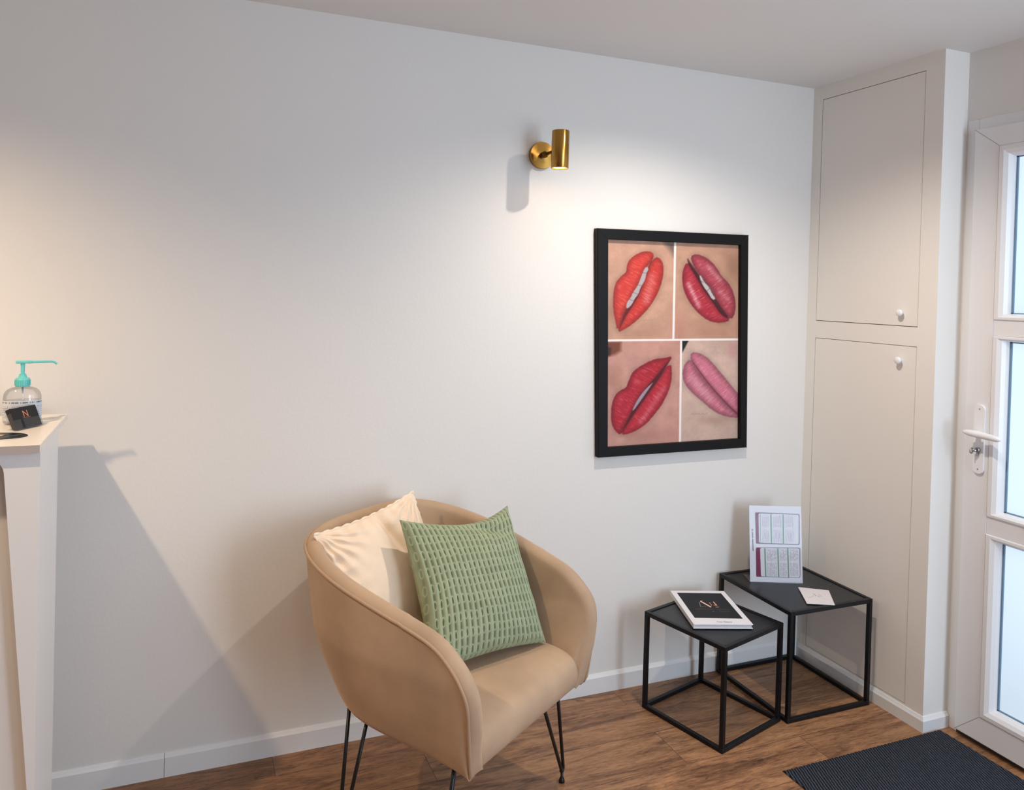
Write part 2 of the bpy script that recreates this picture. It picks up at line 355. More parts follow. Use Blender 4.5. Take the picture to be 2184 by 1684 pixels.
# entrance door ----------------------------------------------------------------
dr = empty('door_1', (RX, -1.14, 0), kind='structure'); dl = Vector((-RX, 1.14, 0))
def db(a, b): return (Vector(a)+dl), (Vector(b)+dl)
SX = .095                        # room-side face of the leaf
Y0, Y1 = -.669, -1.60            # leaf edges (hinge side out of frame)
FY = -.622
bm = bmesh.new()
for a, b in [((RX-.001, -.665, 0), (RX+.07, FY, 2.204)), ((RX-.001, Y1-.005, 2.155), (RX+.07, -.665, 2.204)), ((RX-.001, -1.66, 0), (RX+.07, Y1+.002, 2.204))]:
    box(bm, *db(a, b), bev=.002)
for k in (0, 1): pass
bobj('door_frame', bm, M['pvc'], dr)
bm = bmesh.new(); box(bm, *db((RX-.005, Y1, 0), (RX+.10, -.66, .012))); bobj('shadow_gap_strip', bm, M['seam'], dr)  # dark strip whose colour stands in for the shadow gap under the leaf
GY0, GY1 = -.800, -1.47
panes = [(1.514, 2.052), (.832, 1.418), (.149, .726)]
BZ0, BZ1 = .022, 2.161
leaf = bmesh.new()
W = .7585
def lb(a, b, **k): box(leaf, *db(a, b), **k)
LO = [(Y0, BZ1), (Y1, BZ1), (Y1, BZ0), (Y0, BZ0)]; LI = [(-W, 2.092), (GY1-.04, 2.092), (GY1-.04, .109), (-W, .109)]
def lring(c, x, k=0.):
    cy = (Y0+Y1)/2; cz = 1.1; return [leaf.verts.new(Vector((x, y+(k if y < cy else -k), z+(k if z < cz else -k)))+dl) for y, z in c]
LR = [lring(LO, RX+.055), lring(LO, SX+.003), lring(LO, SX+.0008, .0008), lring(LO, SX, .003), lring(LI, SX), lring(LI, RX+.055)]
for A, B in zip(LR, LR[1:]+LR[:1]):
    for k in range(4): leaf.faces.new([A[k], A[(k+1) % 4], B[(k+1) % 4], B[k]])
for z0, z1 in [(1.436, 1.491), (.751, .811)]: lb((SX+.002, GY1-.04, z0), (RX+.055, -W, z1), bev=.002)
sash = bobj('door_leaf', leaf, M['pvc'], dr)
# mitre lines at the leaf corners
def mitre(p, q, w=.0007):
    bm = bmesh.new(); d = (Vector(q)-Vector(p)).normalized(); n = d.cross(Vector((1, 0, 0)))*w
    X = Vector((SX-.0003, 0, 0))
    vs = [bm.verts.new(Vector((SX-.0004, *v))+dl) for v in [(p[1]+n.y, p[2]+n.z), (q[1]+n.y, q[2]+n.z), (q[1]-n.y, q[2]-n.z), (p[1]-n.y, p[2]-n.z)]]
    ws = [bm.verts.new(v.co+Vector((.0006, 0, 0))) for v in vs]
    bm.faces.new(vs); bm.faces.new(ws[::-1])
    for i in range(4): bm.faces.new([vs[i], vs[(i+1) % 4], ws[(i+1) % 4], ws[i]])
    return bm
mseam = mat('mitre_joint', (150, 148, 148), .7)
for p, q in [((SX, Y0, BZ1), (SX, -W, 2.092)), ((SX, Y0, BZ0), (SX, -W, .109))]:
    bobj('mitre_joint', mitre(p, q), mseam, sash)
# sloping glazing beads + panes
for z0, z1 in panes:
    bm = bmesh.new(); o_ = .036; R0 = [(-W-.001, z1+o_+.003), (GY1-.04, z1+o_+.003), (GY1-.04, z0-o_+.012), (-W-.001, z0-o_+.012)]
    zt = {2.052: 2.092, 1.418: 1.436, .726: .751}[z1]; zb = {1.514: 1.491, .832: .811, .149: .109}[z0]
    R0 = [(-W, zt), (GY1-.04, zt), (GY1-.04, zb), (-W, zb)]; R1 = [(GY0, z1), (GY1, z1), (GY1, z0), (GY0, z0)]
    prof = [(0, SX+.0015), (.12, SX-.0035), (.45, SX-.004), (.75, SX+.004), (.92, SX+.016), (1, SX+.026), (1, SX+.034)]
    rings = [[bm.verts.new(Vector((x, a[0]+(b[0]-a[0])*t, a[1]+(b[1]-a[1])*t))+dl) for a, b in zip(R0, R1)] for t, x in prof]
    for A, B in zip(rings, rings[1:]):
        for k in range(4): bm.faces.new([A[k], A[(k+1) % 4], B[(k+1) % 4], B[k]])
    bobj('glazing_bead', bm, M['pvc'], sash)
    bm = bmesh.new(); g = .006
    for a, b in [((SX+.030, GY1, z0), (SX+.036, GY1+g, z1)), ((SX+.030, GY0-g, z0), (SX+.036, GY0, z1)), ((SX+.030, GY1, z0), (SX+.036, GY0, z0+g*.6)), ((SX+.030, GY1, z1-g*.6), (SX+.036, GY0, z1))]: box(bm, *db(a, b))
    bobj('gasket', bm, M['gasket'], sash)
    bm = bmesh.new(); vs = [bm.verts.new(Vector((SX+.036, y, z))+dl) for y, z in [(GY0, z0), (GY1, z0), (GY1, z1), (GY0, z1)]]; bm.faces.new(vs)
    tag(bobj('glass_pane', bm, M['pane'], sash), label='frosted glass pane')
# handle plate (rounded long plate)
hy, hz0, hz1, hw = -.7275, .952, 1.193, .019
bm = bmesh.new(); poly = []
for k in range(17): a = math.pi*k/16; poly.append((hy+hw*math.cos(a), hz1-hw+hw*math.sin(a)))
for k in range(17): a = math.pi+math.pi*k/16; poly.append((hy+hw*math.cos(a), hz0+hw+hw*math.sin(a)))
prism(bm, poly, lambda a, b: Vector((SX, a, b))+dl, lambda a, b: Vector((SX-.008, a, b))+dl)
pl = bobj('handle_plate', bm, M['white'], dr)
bm = bmesh.new()
hz = 1.093
tube(bm, [Vector(p)+dl for p in [(SX-.007, hy, hz), (SX-.030, hy, hz), (SX-.042, hy-.004, hz)]], .010, 16)
n = 15; path = [Vector((SX-.050+.006*math.sin(math.pi*i/14), hy+.028-.135*i/14, hz+.004-.006*i/14))+dl for i in range(n)]
rad = [.004, .008, .0105, .0115, .012, .0122, .012, .0118, .0115, .011, .0107, .0104, .010, .0085, .003]
tube(bm, path, .01, 16, radii=rad)
bobj('door_handle', bm, M['white'], pl, True)
bm = bmesh.new(); mt = Matrix.Translation(Vector((SX-.008, hy, 1.036))+dl) @ Matrix.Rotation(-math.pi/2, 4, 'Y')
lathe(bm, [(.0085, 0), (.0085, .006), (.0075, .008), (.0001, .0082)], 24, mtx=mt)
box(bm, *db((SX-.014, hy-.0035, 1.014), (SX-.007, hy+.0035, 1.032)))
bobj('lock_cylinder', bm, M['metal'], pl)
bm = bmesh.new(); ring = [Vector((SX-.03+.0065*math.cos(a), hy+.009, 1.032+.009*math.sin(a)))+dl for a in [2*math.pi*k/20 for k in range(20)]]
tube(bm, ring, .0022, 8, closed=True); box(bm, *db((SX-.032, hy+.006-.004, 1.030), (SX-.014, hy+.0085-.004, 1.036)))
tube(bm, [Vector(p)+dl for p in [(SX-.03, hy+.006, 1.033), (SX-.022, hy+.001, 1.034), (SX-.014, hy, 1.036)]], .0045, 10)
bobj('key', bm, M['metal'], pl, True)
for z in (1.178, .968):
    bm = bmesh.new(); mt = Matrix.Translation(Vector((SX-.008, hy, z))+dl) @ Matrix.Rotation(-math.pi/2, 4, 'Y'); lathe(bm, [(.0025, -.001), (.0025, .0005), (.0001, .0008)], 12, mtx=mt); bobj('screw', bm, M['metal'], pl)

# entrance mat -------------------------------------------------------------------
mx0, mx1, my0, my1 = -.652, .062, -1.25, -.634
NX, NY = 520, 70
xs = np.linspace(0, 1, NX); ys = np.linspace(0, 1, NY); X, Y = np.meshgrid(xs, ys, indexing='ij')
P = np.zeros((NX, NY, 3)); P[..., 0] = mx0+(mx1-mx0)*X+(Y < 1e-6)*0; P[..., 1] = my0+(my1-my0)*Y
P[..., 1] += np.where(Y > .999, .0016*np.sin(xs*260)[:, None], 0); P[..., 0] += np.where((X < .001), .0012*np.sin(ys*230)[None, :], 0)
ca, sa = math.cos(math.radians(20)), math.sin(math.radians(20))
P[..., 2] = .0060+.0007*np.sin((P[..., 0]*ca-P[..., 1]*sa)*2*math.pi/.0095)
E_ = np.minimum(np.minimum(X, 1-X)*NX, np.minimum(Y, 1-Y)*NY); P[..., 2] = np.where(E_ < .5, .0004, P[..., 2])
cx_, cy_ = (mx0+mx1)/2, (my0+my1)/2; P[..., 0] -= cx_; P[..., 1] -= cy_
rug = grid_obj('door_mat', P, M['rug']); rug.location = (cx_, cy_, .0005)
tag(rug, 'dark blue-grey ribbed entrance mat lying on the wooden floor before the glazed door', 'doormat')

# ------------------------------------------------------------------ wall lamp
wl = empty('wall_lamp', (-1.287, 0, 2.048), label='lit brushed brass cylinder spotlight on a round plate, above and left of the poster', cat='wall lamp')
RXm = Matrix.Rotation(math.pi/2, 4, 'X')     # local z -> -y
bm = bmesh.new(); lathe(bm, [(.047, 0), (.0495, .001), (.0495, .014), (.0485, .016), (.030, .0165), (.0001, .0168)], 64, mtx=RXm); bobj('wall_plate', bm, M['brassplate'], wl, False)
bm = bmesh.new(); lathe(bm, [(.012, .016), (.012, .035), (.008, .04), (.0065, .06), (.0065, .122), (.0105, .126), (.0105, .14)], 24, mtx=RXm); bobj('arm', bm, M['brassdark'], wl, True)
bm = bmesh.new()
lathe(bm, [(.0001, .068), (.0295, .068), (.031, .066), (.031, -.063), (.0302, -.064), (.0285, -.063), (.0275, -.056), (.0275, -.05)], 56, cap=False, mtx=Matrix.Translation((0, -.158, -.004)))
sh = bobj('lamp_shade', bm, M['brass'], wl, True)
md = sh.modifiers.new('edge', 'EDGE_SPLIT'); md.split_angle = math.radians(50)
bm = bmesh.new(); lathe(bm, [(.0001, -.060), (.015, -.061), (.0272, -.058), (.0272, -.052), (.0001, -.052)], 40, cap=False, mtx=Matrix.Translation((0, -.158, -.004))); bobj('lens', bm, M['lens'], wl, True)

# ------------------------------------------------------------------ painting helpers (prints)
def homog(src, dst):
    A = []; b = []
    for (x, y), (u, v) in zip(src, dst):
        A += [[x, y, 1, 0, 0, 0, -u*x, -u*y], [0, 0, 0, x, y, 1, -v*x, -v*y]]; b += [u, v]
    h = np.linalg.solve(np.array(A, float), np.array(b, float)); return np.append(h, 1).reshape(3, 3)
def happly(Hm, X, Y):
    w = Hm[2, 0]*X+Hm[2, 1]*Y+Hm[2, 2]; return (Hm[0, 0]*X+Hm[0, 1]*Y+Hm[0, 2])/w, (Hm[1, 0]*X+Hm[1, 1]*Y+Hm[1, 2])/w
def sdf(poly, X, Y):
    P = np.array(poly, float); n = len(P); d2 = np.full(X.shape, 1e18); ins = np.zeros(X.shape, bool)
    for i in range(n):
        a, b = P[i], P[(i+1) % n]; e = b-a; wx, wy = X-a[0], Y-a[1]
        t = np.clip((wx*e[0]+wy*e[1])/(e@e+1e-9), 0, 1); d2 = np.minimum(d2, (wx-e[0]*t)**2+(wy-e[1]*t)**2)
        c = (a[1] > Y) != (b[1] > Y); ins ^= c & (X < (b[0]-a[0])*(Y-a[1])/(b[1]-a[1]+1e-12)+a[0])
    return np.sqrt(d2)*np.where(ins, -1, 1)
def seg(a, b, X, Y):
    a, b = np.array(a, float), np.array(b, float); e = b-a; t = np.clip(((X-a[0])*e[0]+(Y-a[1])*e[1])/(e@e), 0, 1)
    return np.hypot(X-a[0]-e[0]*t, Y-a[1]-e[1]*t)
rng = np.random.default_rng(3)
_tab = rng.random((256, 256))
def vnoise(x, y):
    xi, yi = np.floor(x).astype(int), np.floor(y).astype(int); fx, fy = x-xi, y-yi; fx = fx*fx*(3-2*fx); fy = fy*fy*(3-2*fy)
    g = lambda a, b: _tab[a % 256, b % 256]
    return (g(xi, yi)*(1-fx)+g(xi+1, yi)*fx)*(1-fy)+(g(xi, yi+1)*(1-fx)+g(xi+1, yi+1)*fx)*fy
def fbm(x, y, o=4): return sum(vnoise(x*2**k+17*k, y*2**k+9*k)/2**k for k in range(o))/sum(1/2**k for k in range(o))
def mixc(C, c, a): return C*(1-a[..., None])+np.array(c, float)*a[..., None]
def smooth_poly(p, k=2):
    p = [tuple(q) for q in p]
    for _ in range(k):
        q = []
        for i in range(len(p)):
            a, b = p[i], p[(i+1) % len(p)]; q += [(.75*a[0]+.25*b[0], .75*a[1]+.25*b[1]), (.25*a[0]+.75*b[0], .25*a[1]+.75*b[1])]
        p = q
    return p
def step(d, w): return np.clip(.5-d/(2*w), 0, 1)

def paint_poster(X, Y):
    C = np.zeros(X.shape+(3,)); n1 = fbm(X/60, Y/60); n2 = fbm(X/9, Y/9)
    vt = 632-(Y-170)*.0186; vb = 672-(Y-835)*.0118; hy_ = 829-(X-170)*.007
    top = Y < hy_; left = np.where(top, X < vt, X < vb)
    skins = {(1, 1): (208, 163, 135), (1, 0): (203, 158, 130), (0, 1): (208, 156, 138), (0, 0): (216, 186, 166)}
    for (t, l), c in skins.items():
        mk = (top == bool(t)) & (left == bool(l)); C[mk] = c
    C *= (.93+.16*n1+.05*n2)[..., None]
    # darker skin zones seen in the print
    for (x, y, rx, ry), c, a in [((190, 640, 60, 90), (170, 122, 96), .5), ((420, 780, 160, 40), (165, 120, 95), .4), ((1010, 330, 60, 120), (150, 108, 84), .5),
                                 ((900, 770, 160, 60), (178, 128, 100), .4), ((220, 1090, 60, 80), (176, 120, 96), .45), ((430, 1470, 200, 40), (176, 122, 104), .4),
                                 ((900, 1370, 130, 35), (176, 140, 116), .5), ((660, 740, 60, 90), (214, 140, 125), .4), ((1015, 890, 40, 60), (205, 140, 140), .5), ((265, 1500, 30, 30), (226, 176, 156), .7)]:
        C = mixc(C, c, a*np.exp(-((X-x)/rx)**2-((Y-y)/ry)**2))
    C = mixc(C, (92, 82, 80), .8*step(sdf([(560, 168), (632, 168), (628, 265)], X, Y), 22)*(left & top))
    C = mixc(C, (120, 62, 44), .9*step(sdf([(165, 835), (272, 835), (268, 900), (230, 925), (165, 940)], X, Y), 14)*(left & ~top))
    C = mixc(C, (60, 30, 26), .8*step(sdf([(165, 870), (205, 880), (200, 930), (165, 942)], X, Y), 8)*(left & ~top))
    C = mixc(C, (26, 28, 30), step(sdf([(676, 830), (722, 830), (680, 912)], X, Y), 4)*(~left & ~top))
    def lip(poly, c, axis, hl=None, region=None, dark=(90, 14, 24)):
        nonlocal C
        d = sdf(smooth_poly(poly, 1), X, Y)-5; d = d+3*(fbm(X/10+5, Y/10, 2)-.5)
        m = step(d, 3.5); sh_ = step(d-14, 16); C = C*(1-.10*sh_*(1-m))[..., None] if region is None else C*(1-.10*sh_*(1-m)*region)[..., None]
        ax, ay = axis; s = (X*ax+Y*ay); q = (-X*ay+Y*ax)
        st = fbm(s/4.2, q/34, 3)                       # fine creases across the lip
        shade = np.clip(-d/38, 0, 1)
        col = np.array(c, float)[None, None, :]*(.74+.28*shade+.22*(st-.5))[..., None]
        col = mixc(col, (250, 205, 200), .30*np.clip((st-.58)*5, 0, 1)*np.clip(shade*1.3-.35, 0, 1))
        if hl:
            for (a, b, w, k) in hl: col = mixc(col, (245, 190, 190), k*np.exp(-(seg(a, b, X, Y)/w)**2)*(.4+.9*st))
        mk = m if region is None else m*region
        C = C*(1-mk[..., None])+np.clip(col, 0, 255)*mk[..., None]
    def gap(poly, c, soft, a=1.):
        nonlocal C
        C = mixc(C, c, a*step(sdf(smooth_poly(poly, 1), X, Y), soft))
    tl = (left & top).astype(float); tr = (~left & top).astype(float); bl = (left & ~top).astype(float); br = (~left & ~top).astype(float)
    # top left
    lip([(490, 250), (455, 232), (410, 236), (360, 262), (325, 295), (312, 335), (310, 370), (280, 395), (245, 430), (228, 480), (222, 540), (222, 620), (235, 690), (250, 762), (275, 690), (300, 620), (330, 570), (350, 510), (385, 450), (410, 390), (432, 340), (465, 300)], (222, 66, 54), (.45, -.9), region=tl)
    lip([(505, 272), (530, 282), (548, 320), (550, 370), (540, 430), (520, 490), (490, 550), (450, 610), (400, 665), (345, 715), (290, 750), (252, 770), (272, 715), (300, 640), (350, 580), (390, 520), (415, 460), (442, 390), (465, 310)], (218, 60, 50), (.5, -.86), hl=[((480, 400), (440, 560), 26, .4)], region=tl)
    gap([(490, 262), (452, 330), (405, 455), (350, 555), (300, 615), (252, 768), (290, 690), (352, 590), (392, 520), (440, 385), (468, 305)], (96, 20, 22), 4, .8)
    gap([(430, 338), (447, 334), (455, 350), (440, 375), (432, 420), (412, 455), (398, 480), (388, 515), (360, 550), (345, 585), (318, 612), (303, 612), (310, 570), (335, 540), (350, 505), (385, 455), (410, 385)], (196, 186, 184), 3)
    for a, b in [((412, 372), (440, 376)), ((385, 455), (412, 462)), ((350, 505), (385, 517)), ((322, 548), (350, 562))]: C = mixc(C, (120, 92, 90), .7*step(seg(a, b, X, Y)-2, 2))
    # top right
    lip([(738, 265), (775, 252), (820, 268), (870, 300), (910, 350), (938, 400), (985, 445), (1015, 500), (1032, 570), (1030, 640), (1005, 688), (960, 640), (915, 575), (890, 500), (870, 470), (830, 420), (790, 375), (755, 320)], (184, 70, 84) , (.53, .85), hl=[((850, 330), (930, 420), 18, .45), ((930, 500), (990, 560), 16, .35)], region=tr)
    lip([(712, 305), (690, 350), (682, 410), (690, 480), (720, 550), (760, 610), (820, 670), (880, 702), (940, 707), (1000, 692), (950, 650), (900, 585), (865, 545), (820, 480), (785, 410), (745, 345)], (188, 46, 62), (.53, .85), hl=[((722, 450), (790, 600), 16, .75)], region=tr)
    gap([(712, 270), (730, 300), (790, 385), (870, 475), (915, 575), (1002, 690), (940, 660), (880, 570), (815, 480), (770, 400), (718, 315)], (66, 12, 22), 5, .85)
    gap([(793, 388), (808, 398), (822, 432), (858, 468), (880, 515), (905, 552), (880, 556), (852, 508), (820, 465), (800, 420)], (206, 200, 198), 3)
    for a, b in [((820, 440), (800, 425)), ((862, 478), (845, 498))]: C = mixc(C, (110, 70, 72), .7*step(seg(a, b, X, Y)-2, 2))
    # bottom left
    lip([(612, 938), (560, 955), (500, 958), (440, 985), (380, 1020), (345, 1055), (325, 1105), (308, 1152), (270, 1168), (235, 1200), (215, 1250), (207, 1320), (210, 1390), (235, 1440), (268, 1464), (300, 1400), (340, 1330), (355, 1290), (385, 1220), (430, 1165), (480, 1115), (530, 1050), (580, 980)], (190, 36, 52), (.5, -.86), region=bl)
    lip([(600, 985), (606, 1050), (600, 1120), (575, 1190), (540, 1260), (495, 1320), (440, 1385), (380, 1430), (320, 1456), (272, 1462), (300, 1405), (345, 1335), (380, 1280), (430, 1215), (480, 1140), (540, 1060)], (200, 42, 56), (.6, -.8), hl=[((560, 1150), (400, 1380), 18, .35)], region=bl)
    gap([(612, 936), (540, 1030), (480, 1100), (400, 1190), (345, 1300), (270, 1462), (310, 1400), (390, 1280), (480, 1150), (545, 1058)], (80, 8, 22), 5, .85)
    gap([(488, 1108), (470, 1135), (430, 1195), (392, 1250), (352, 1305), (345, 1300), (368, 1250), (402, 1195), (440, 1150)], (186, 176, 184), 3, .9)
    # bottom right
    lip([(742, 912), (790, 918), (840, 945), (880, 985), (925, 1040), (975, 1100), (1020, 1160), (1060, 1200), (1060, 1330), (1000, 1290), (930, 1220), (870, 1150), (810, 1080), (760, 1010), (738, 960)], (222, 128, 144), (.62, .78), region=br)
    lip([(734, 958), (700, 990), (685, 1040), (690, 1100), (720, 1150), (770, 1200), (830, 1250), (880, 1295), (940, 1330), (1000, 1345), (1060, 1350), (1040, 1330), (1000, 1295), (930, 1225), (870, 1155), (810, 1085), (760, 1015)], (214, 122, 138), (.62, .78), hl=[((740, 1080), (860, 1220), 26, .5)], region=br)
    gap([(738, 955), (768, 1008), (870, 1148), (1000, 1288), (1060, 1345), (1060, 1330), (1004, 1280), (874, 1140), (775, 1005)], (120, 40, 60), 4, .8)
    # tiny illegible captions
    for cx, cy, n in [(450, 693, 7), (950, 718, 6), (800, 1328, 11)]:
        for k in range(n):
            x = cx+(k-n/2)*10; y = cy+3*math.sin(k*2.3); C = mixc(C, (110, 86, 74), .6*step(seg((x, y-3), (x+6*math.cos(k), y+4*math.sin(k*1.7)), X, Y)-1.2, 1.2))
    C = C*np.array([.88, .87, .89])
    # white dividers
    C = mixc(C, (236, 226, 222), step(np.abs(Y-hy_)-7, 1.5))
    C = mixc(C, (236, 226, 222), top*step(np.abs(X-vt)-7, 1.5)); C = mixc(C, (236, 226, 222), (~top)*step(np.abs(X-vb)-7, 1.5))
    return C

def sheet(name, corners, src, painter, m, nu, nv, parent=None, origin=None):
    """printed sheet: bilinear quad (TL,TR,BR,BL) with colours painted in source units"""
    u = np.linspace(0, 1, nu); v = np.linspace(0, 1, nv); Ug, Vg = np.meshgrid(u, v, indexing='ij')
    c = [np.array(q, float) for q in corners]; w = lambda a: a[..., None]
    P = w((1-Ug)*(1-Vg))*c[0]+w(Ug*(1-Vg))*c[1]+w(Ug*Vg)*c[2]+w((1-Ug)*Vg)*c[3]
    Hm = homog([(0, 0), (1, 0), (1, 1), (0, 1)], src); X, Y = happly(Hm, Ug, Vg)
    C = np.clip(painter(X, Y), 0, 255)
    return grid_obj(name, P[:, ::-1], m, parent, C[:, ::-1], smooth=False)

# ------------------------------------------------------------------ framed poster
FT = .026
oc = [(-1.056, 1.792), (-.347, 1.801), (-.322, .922), (-1.024, .919)]       # TL TR BR BL on the wall (x,z), measured at the front face
ic = [(-1.007, 1.753), (-.384, 1.758), (-.358, .960), (-.983, .956)]
pf = empty('framed_poster', (-.69, 0, 1.355), label='black framed poster of four red and pink lip close-ups hanging on the white wall', cat='picture')
O = Vector((-.69, 0, 1.355))
bm = bmesh.new()
def ring3(c, y): return [bm.verts.new(Vector((x, y, z))-O) for x, z in c]
def inset(c, k):
    cx = sum(p[0] for p in c)/4; cz = sum(p[1] for p in c)/4; return [(p[0]+(k if p[0] < cx else -k), p[1]+(k if p[1] < cz else -k)) for p in c]
R = [ring3(oc, -.0005), ring3(oc, -FT+.002), ring3(inset(oc, .002), -FT), ring3(inset(ic, -.002), -FT), ring3(ic, -FT+.002), ring3(ic, -.0085), ring3(ic, -.0005)]
for A, B in zip(R, R[1:]+R[:1]):
    for k in range(4): bm.faces.new([A[k], A[(k+1) % 4], B[(k+1) % 4], B[k]])
fr = bobj('frame', bm, M['frame'], pf)
for (a, b) in zip(oc, ic):
    bm = bmesh.new(); tube(bm, [Vector((a[0], -FT-.0001, a[1]))-O, Vector((b[0], -FT-.0001, b[1]))-O], .0006, 6); bobj('mitre_joint', bm, M['rod'], fr)
sheet('poster_print', [Vector((x, -.009, z))-O for x, z in ic], [(172, 148), (1055, 190), (1050, 1490), (168, 1548)], paint_poster, M['poster'], 330, 440, pf)

# ------------------------------------------------------------------ side tables
def side_table(front, u, su, w, sw, h, label):
    """front: outer plan corner nearest the camera; u,w unit plan directions"""
    front, u, w = Vector((*front, 0)), Vector((*u, 0)), Vector((*w, 0)); T = .0155
    e = empty('side_table', front+u*su/2+w*sw/2, label=label, cat='side table', group='nesting black metal side tables')
    o = -(u*su/2+w*sw/2)
    def fbox(bm, a0, a1, b0, b1, z0, z1, bev=.0012):
        t = bmesh.new(); box(t, (a0, b0, z0), (a1, b1, z1), bev=bev, seg=1)
        mt = Matrix(((u.x, w.x, 0, o.x), (u.y, w.y, 0, o.y), (0, 0, 1, 0), (0, 0, 0, 1))); merge(bm, t, mt)
    for a in (0, su-T):
        for b in (0, sw-T):
            bm = bmesh.new(); fbox(bm, a, a+T, b, b+T, T, h-T); bobj('leg', bm, M['black'], e)
    for nm, z0, z1 in (('base_frame', 0.0005, T), ('top_frame', h-T, h)):
        bm = bmesh.new()
        fbox(bm, 0, su, 0, T, z0, z1); fbox(bm, 0, su, sw-T, sw, z0, z1); fbox(bm, 0, T, T, sw-T, z0, z1); fbox(bm, su-T, su, T, sw-T, z0, z1); bobj(nm, bm, M['black'], e)
    bm = bmesh.new(); fbox(bm, T*.35, su-T*.35, T*.35, sw-T*.35, h-.010, h-.0035, 0); bobj('tabletop', bm, M['blacktop'], e)
    return e
A1 = 1.2953
side_table((-.782, -.4935), (-math.cos(A1), math.sin(A1)), .3573, (math.sin(A1), math.cos(A1)), .3546-.006, .363, 'smaller black metal cube side table in front, carrying the white-bordered book')
side_table((-.4365, -.4219), (0, 1), .405, (1, 0), .398, .4087, 'larger black metal cube side table in the corner, carrying the menu stand')
TZ1, TZ2 = .363-.0035, .4087-.0035

# book on the small table -----------------------------------------------------------
b0 = np.array(( -.795, -.335)); ux = np.array((.946, -.324)); ux /= np.linalg.norm(ux); uy = np.array((-ux[1], ux[0])); BW, BL = .216, .303; bz = .016
bz_base = .3635                         # resting across the raised rim
bk = empty('book', (b0[0]+ux[0]*BW/2+uy[0]*BL/2, b0[1]+ux[1]*BW/2+uy[1]*BL/2, bz_base), math.atan2(ux[1], ux[0]), 'white book with black cover panel and rose gold letters on the smaller side table', 'book')
bm = bmesh.new(); box(bm, (-BW/2, -BL/2, 0), (BW/2, BL/2, .0014), bev=.0005, seg=1); bobj('back_cover', bm, M['paper'], bk)
bm = bmesh.new(); box(bm, (-BW/2+.002, -BL/2+.004, .0014), (BW/2-.004, BL/2-.004, bz-.0028)); bobj('pages', bm, M['pages'], bk)
bm = bmesh.new(); box(bm, (-BW/2, -BL/2, bz-.0028), (BW/2, BL/2, bz-.0002), bev=.0005, seg=1); box(bm, (-BW/2, -BL/2, 0), (-BW/2+.0018, BL/2, bz-.0002)); fc = bobj('front_cover', bm, M['paper'], bk)
def paint_book(X, Y):
    C = np.zeros(X.shape+(3,)); C[:] = (228, 226, 230)
    blk = step(sdf([(175, 182), (1300, 222), (1808, 835), (600, 803)], X, Y), 3); C = mixc(C, (40, 41, 45), blk)
    cop = (236, 172, 142); sil = (176, 180, 188)
    for a, b, w, c, k in [((775, 402), (1022, 542), 13, (246, 200, 172), 1), ((768, 395), (822, 385), 5, cop, .7), ((740, 425), (764, 525), 7, sil, .8), ((764, 528), (905, 535), 4, sil, .5),
                       ((995, 436), (1050, 500), 9, (214, 130, 98), .95), ((1098, 425), (1172, 505), 11, cop, 1), ((1172, 505), (1110, 500), 7, cop, .8), ((1150, 550), (1225, 548), 6, cop, .8),
                       ((632, 585), (1110, 598), 3, (120, 92, 84), .9), ((1180, 600), (1505, 612), 3, (110, 96, 92), .8), ((1062, 650), (1105, 650), 5, (160, 124, 110), .8)]:
        C = mixc(C, c, k*step(seg(a, b, X, Y)-w, 3))
    for k in range(14): C = mixc(C, (134, 104, 96), .8*step(seg((1230+k*19, 650), (1238+k*19, 660), X, Y)-3, 3))
    return C
zt_ = bz
sheet('cover_print', [(-BW/2+.0004, BL/2-.0004, zt_), (BW/2-.0004, BL/2-.0004, zt_), (BW/2-.0004, -BL/2+.0004, zt_), (-BW/2+.0004, -BL/2+.0004, zt_)], [(5, 125), (1370, 165), (2055, 975), (565, 955)], paint_book, M['print'], 230, 300, fc)
def text_mesh(name, body, size, m, parent, mtx, ext=.0001):
    cu = bpy.data.curves.new(name, 'FONT'); cu.body = body; cu.size = size; cu.extrude = ext; cu.align_x = 'CENTER'; cu.align_y = 'CENTER'
    t = bpy.data.objects.new(name, cu); COL.objects.link(t); bpy.context.view_layer.update()
    dg = bpy.context.evaluated_depsgraph_get(); me = bpy.data.meshes.new_from_object(t.evaluated_get(dg)); bpy.data.objects.remove(t, do_unlink=True)
    me.transform(mtx); me.materials.clear(); me.materials.append(m); return link(bpy.data.objects.new(name, me), parent)
text_mesh('cover_text', 'Your Beauty', .011, M['cardblack'], fc, Matrix.Translation((.010, -BL/2+.019, zt_+.0002)))

# menu stand on the large table --------------------------------------------------------
s0 = np.array((-.378, -.135)); wx = np.array((.195, -.078)); wx /= np.linalg.norm(wx); th = math.atan2(wx[1], wx[0])
TI = math.radians(8)
ms = empty('menu_stand', (s0[0]+wx[0]*.105, s0[1]+wx[1]*.105, TZ2), th, 'clear acrylic stand holding a white printed price list on the larger side table', 'menu stand')
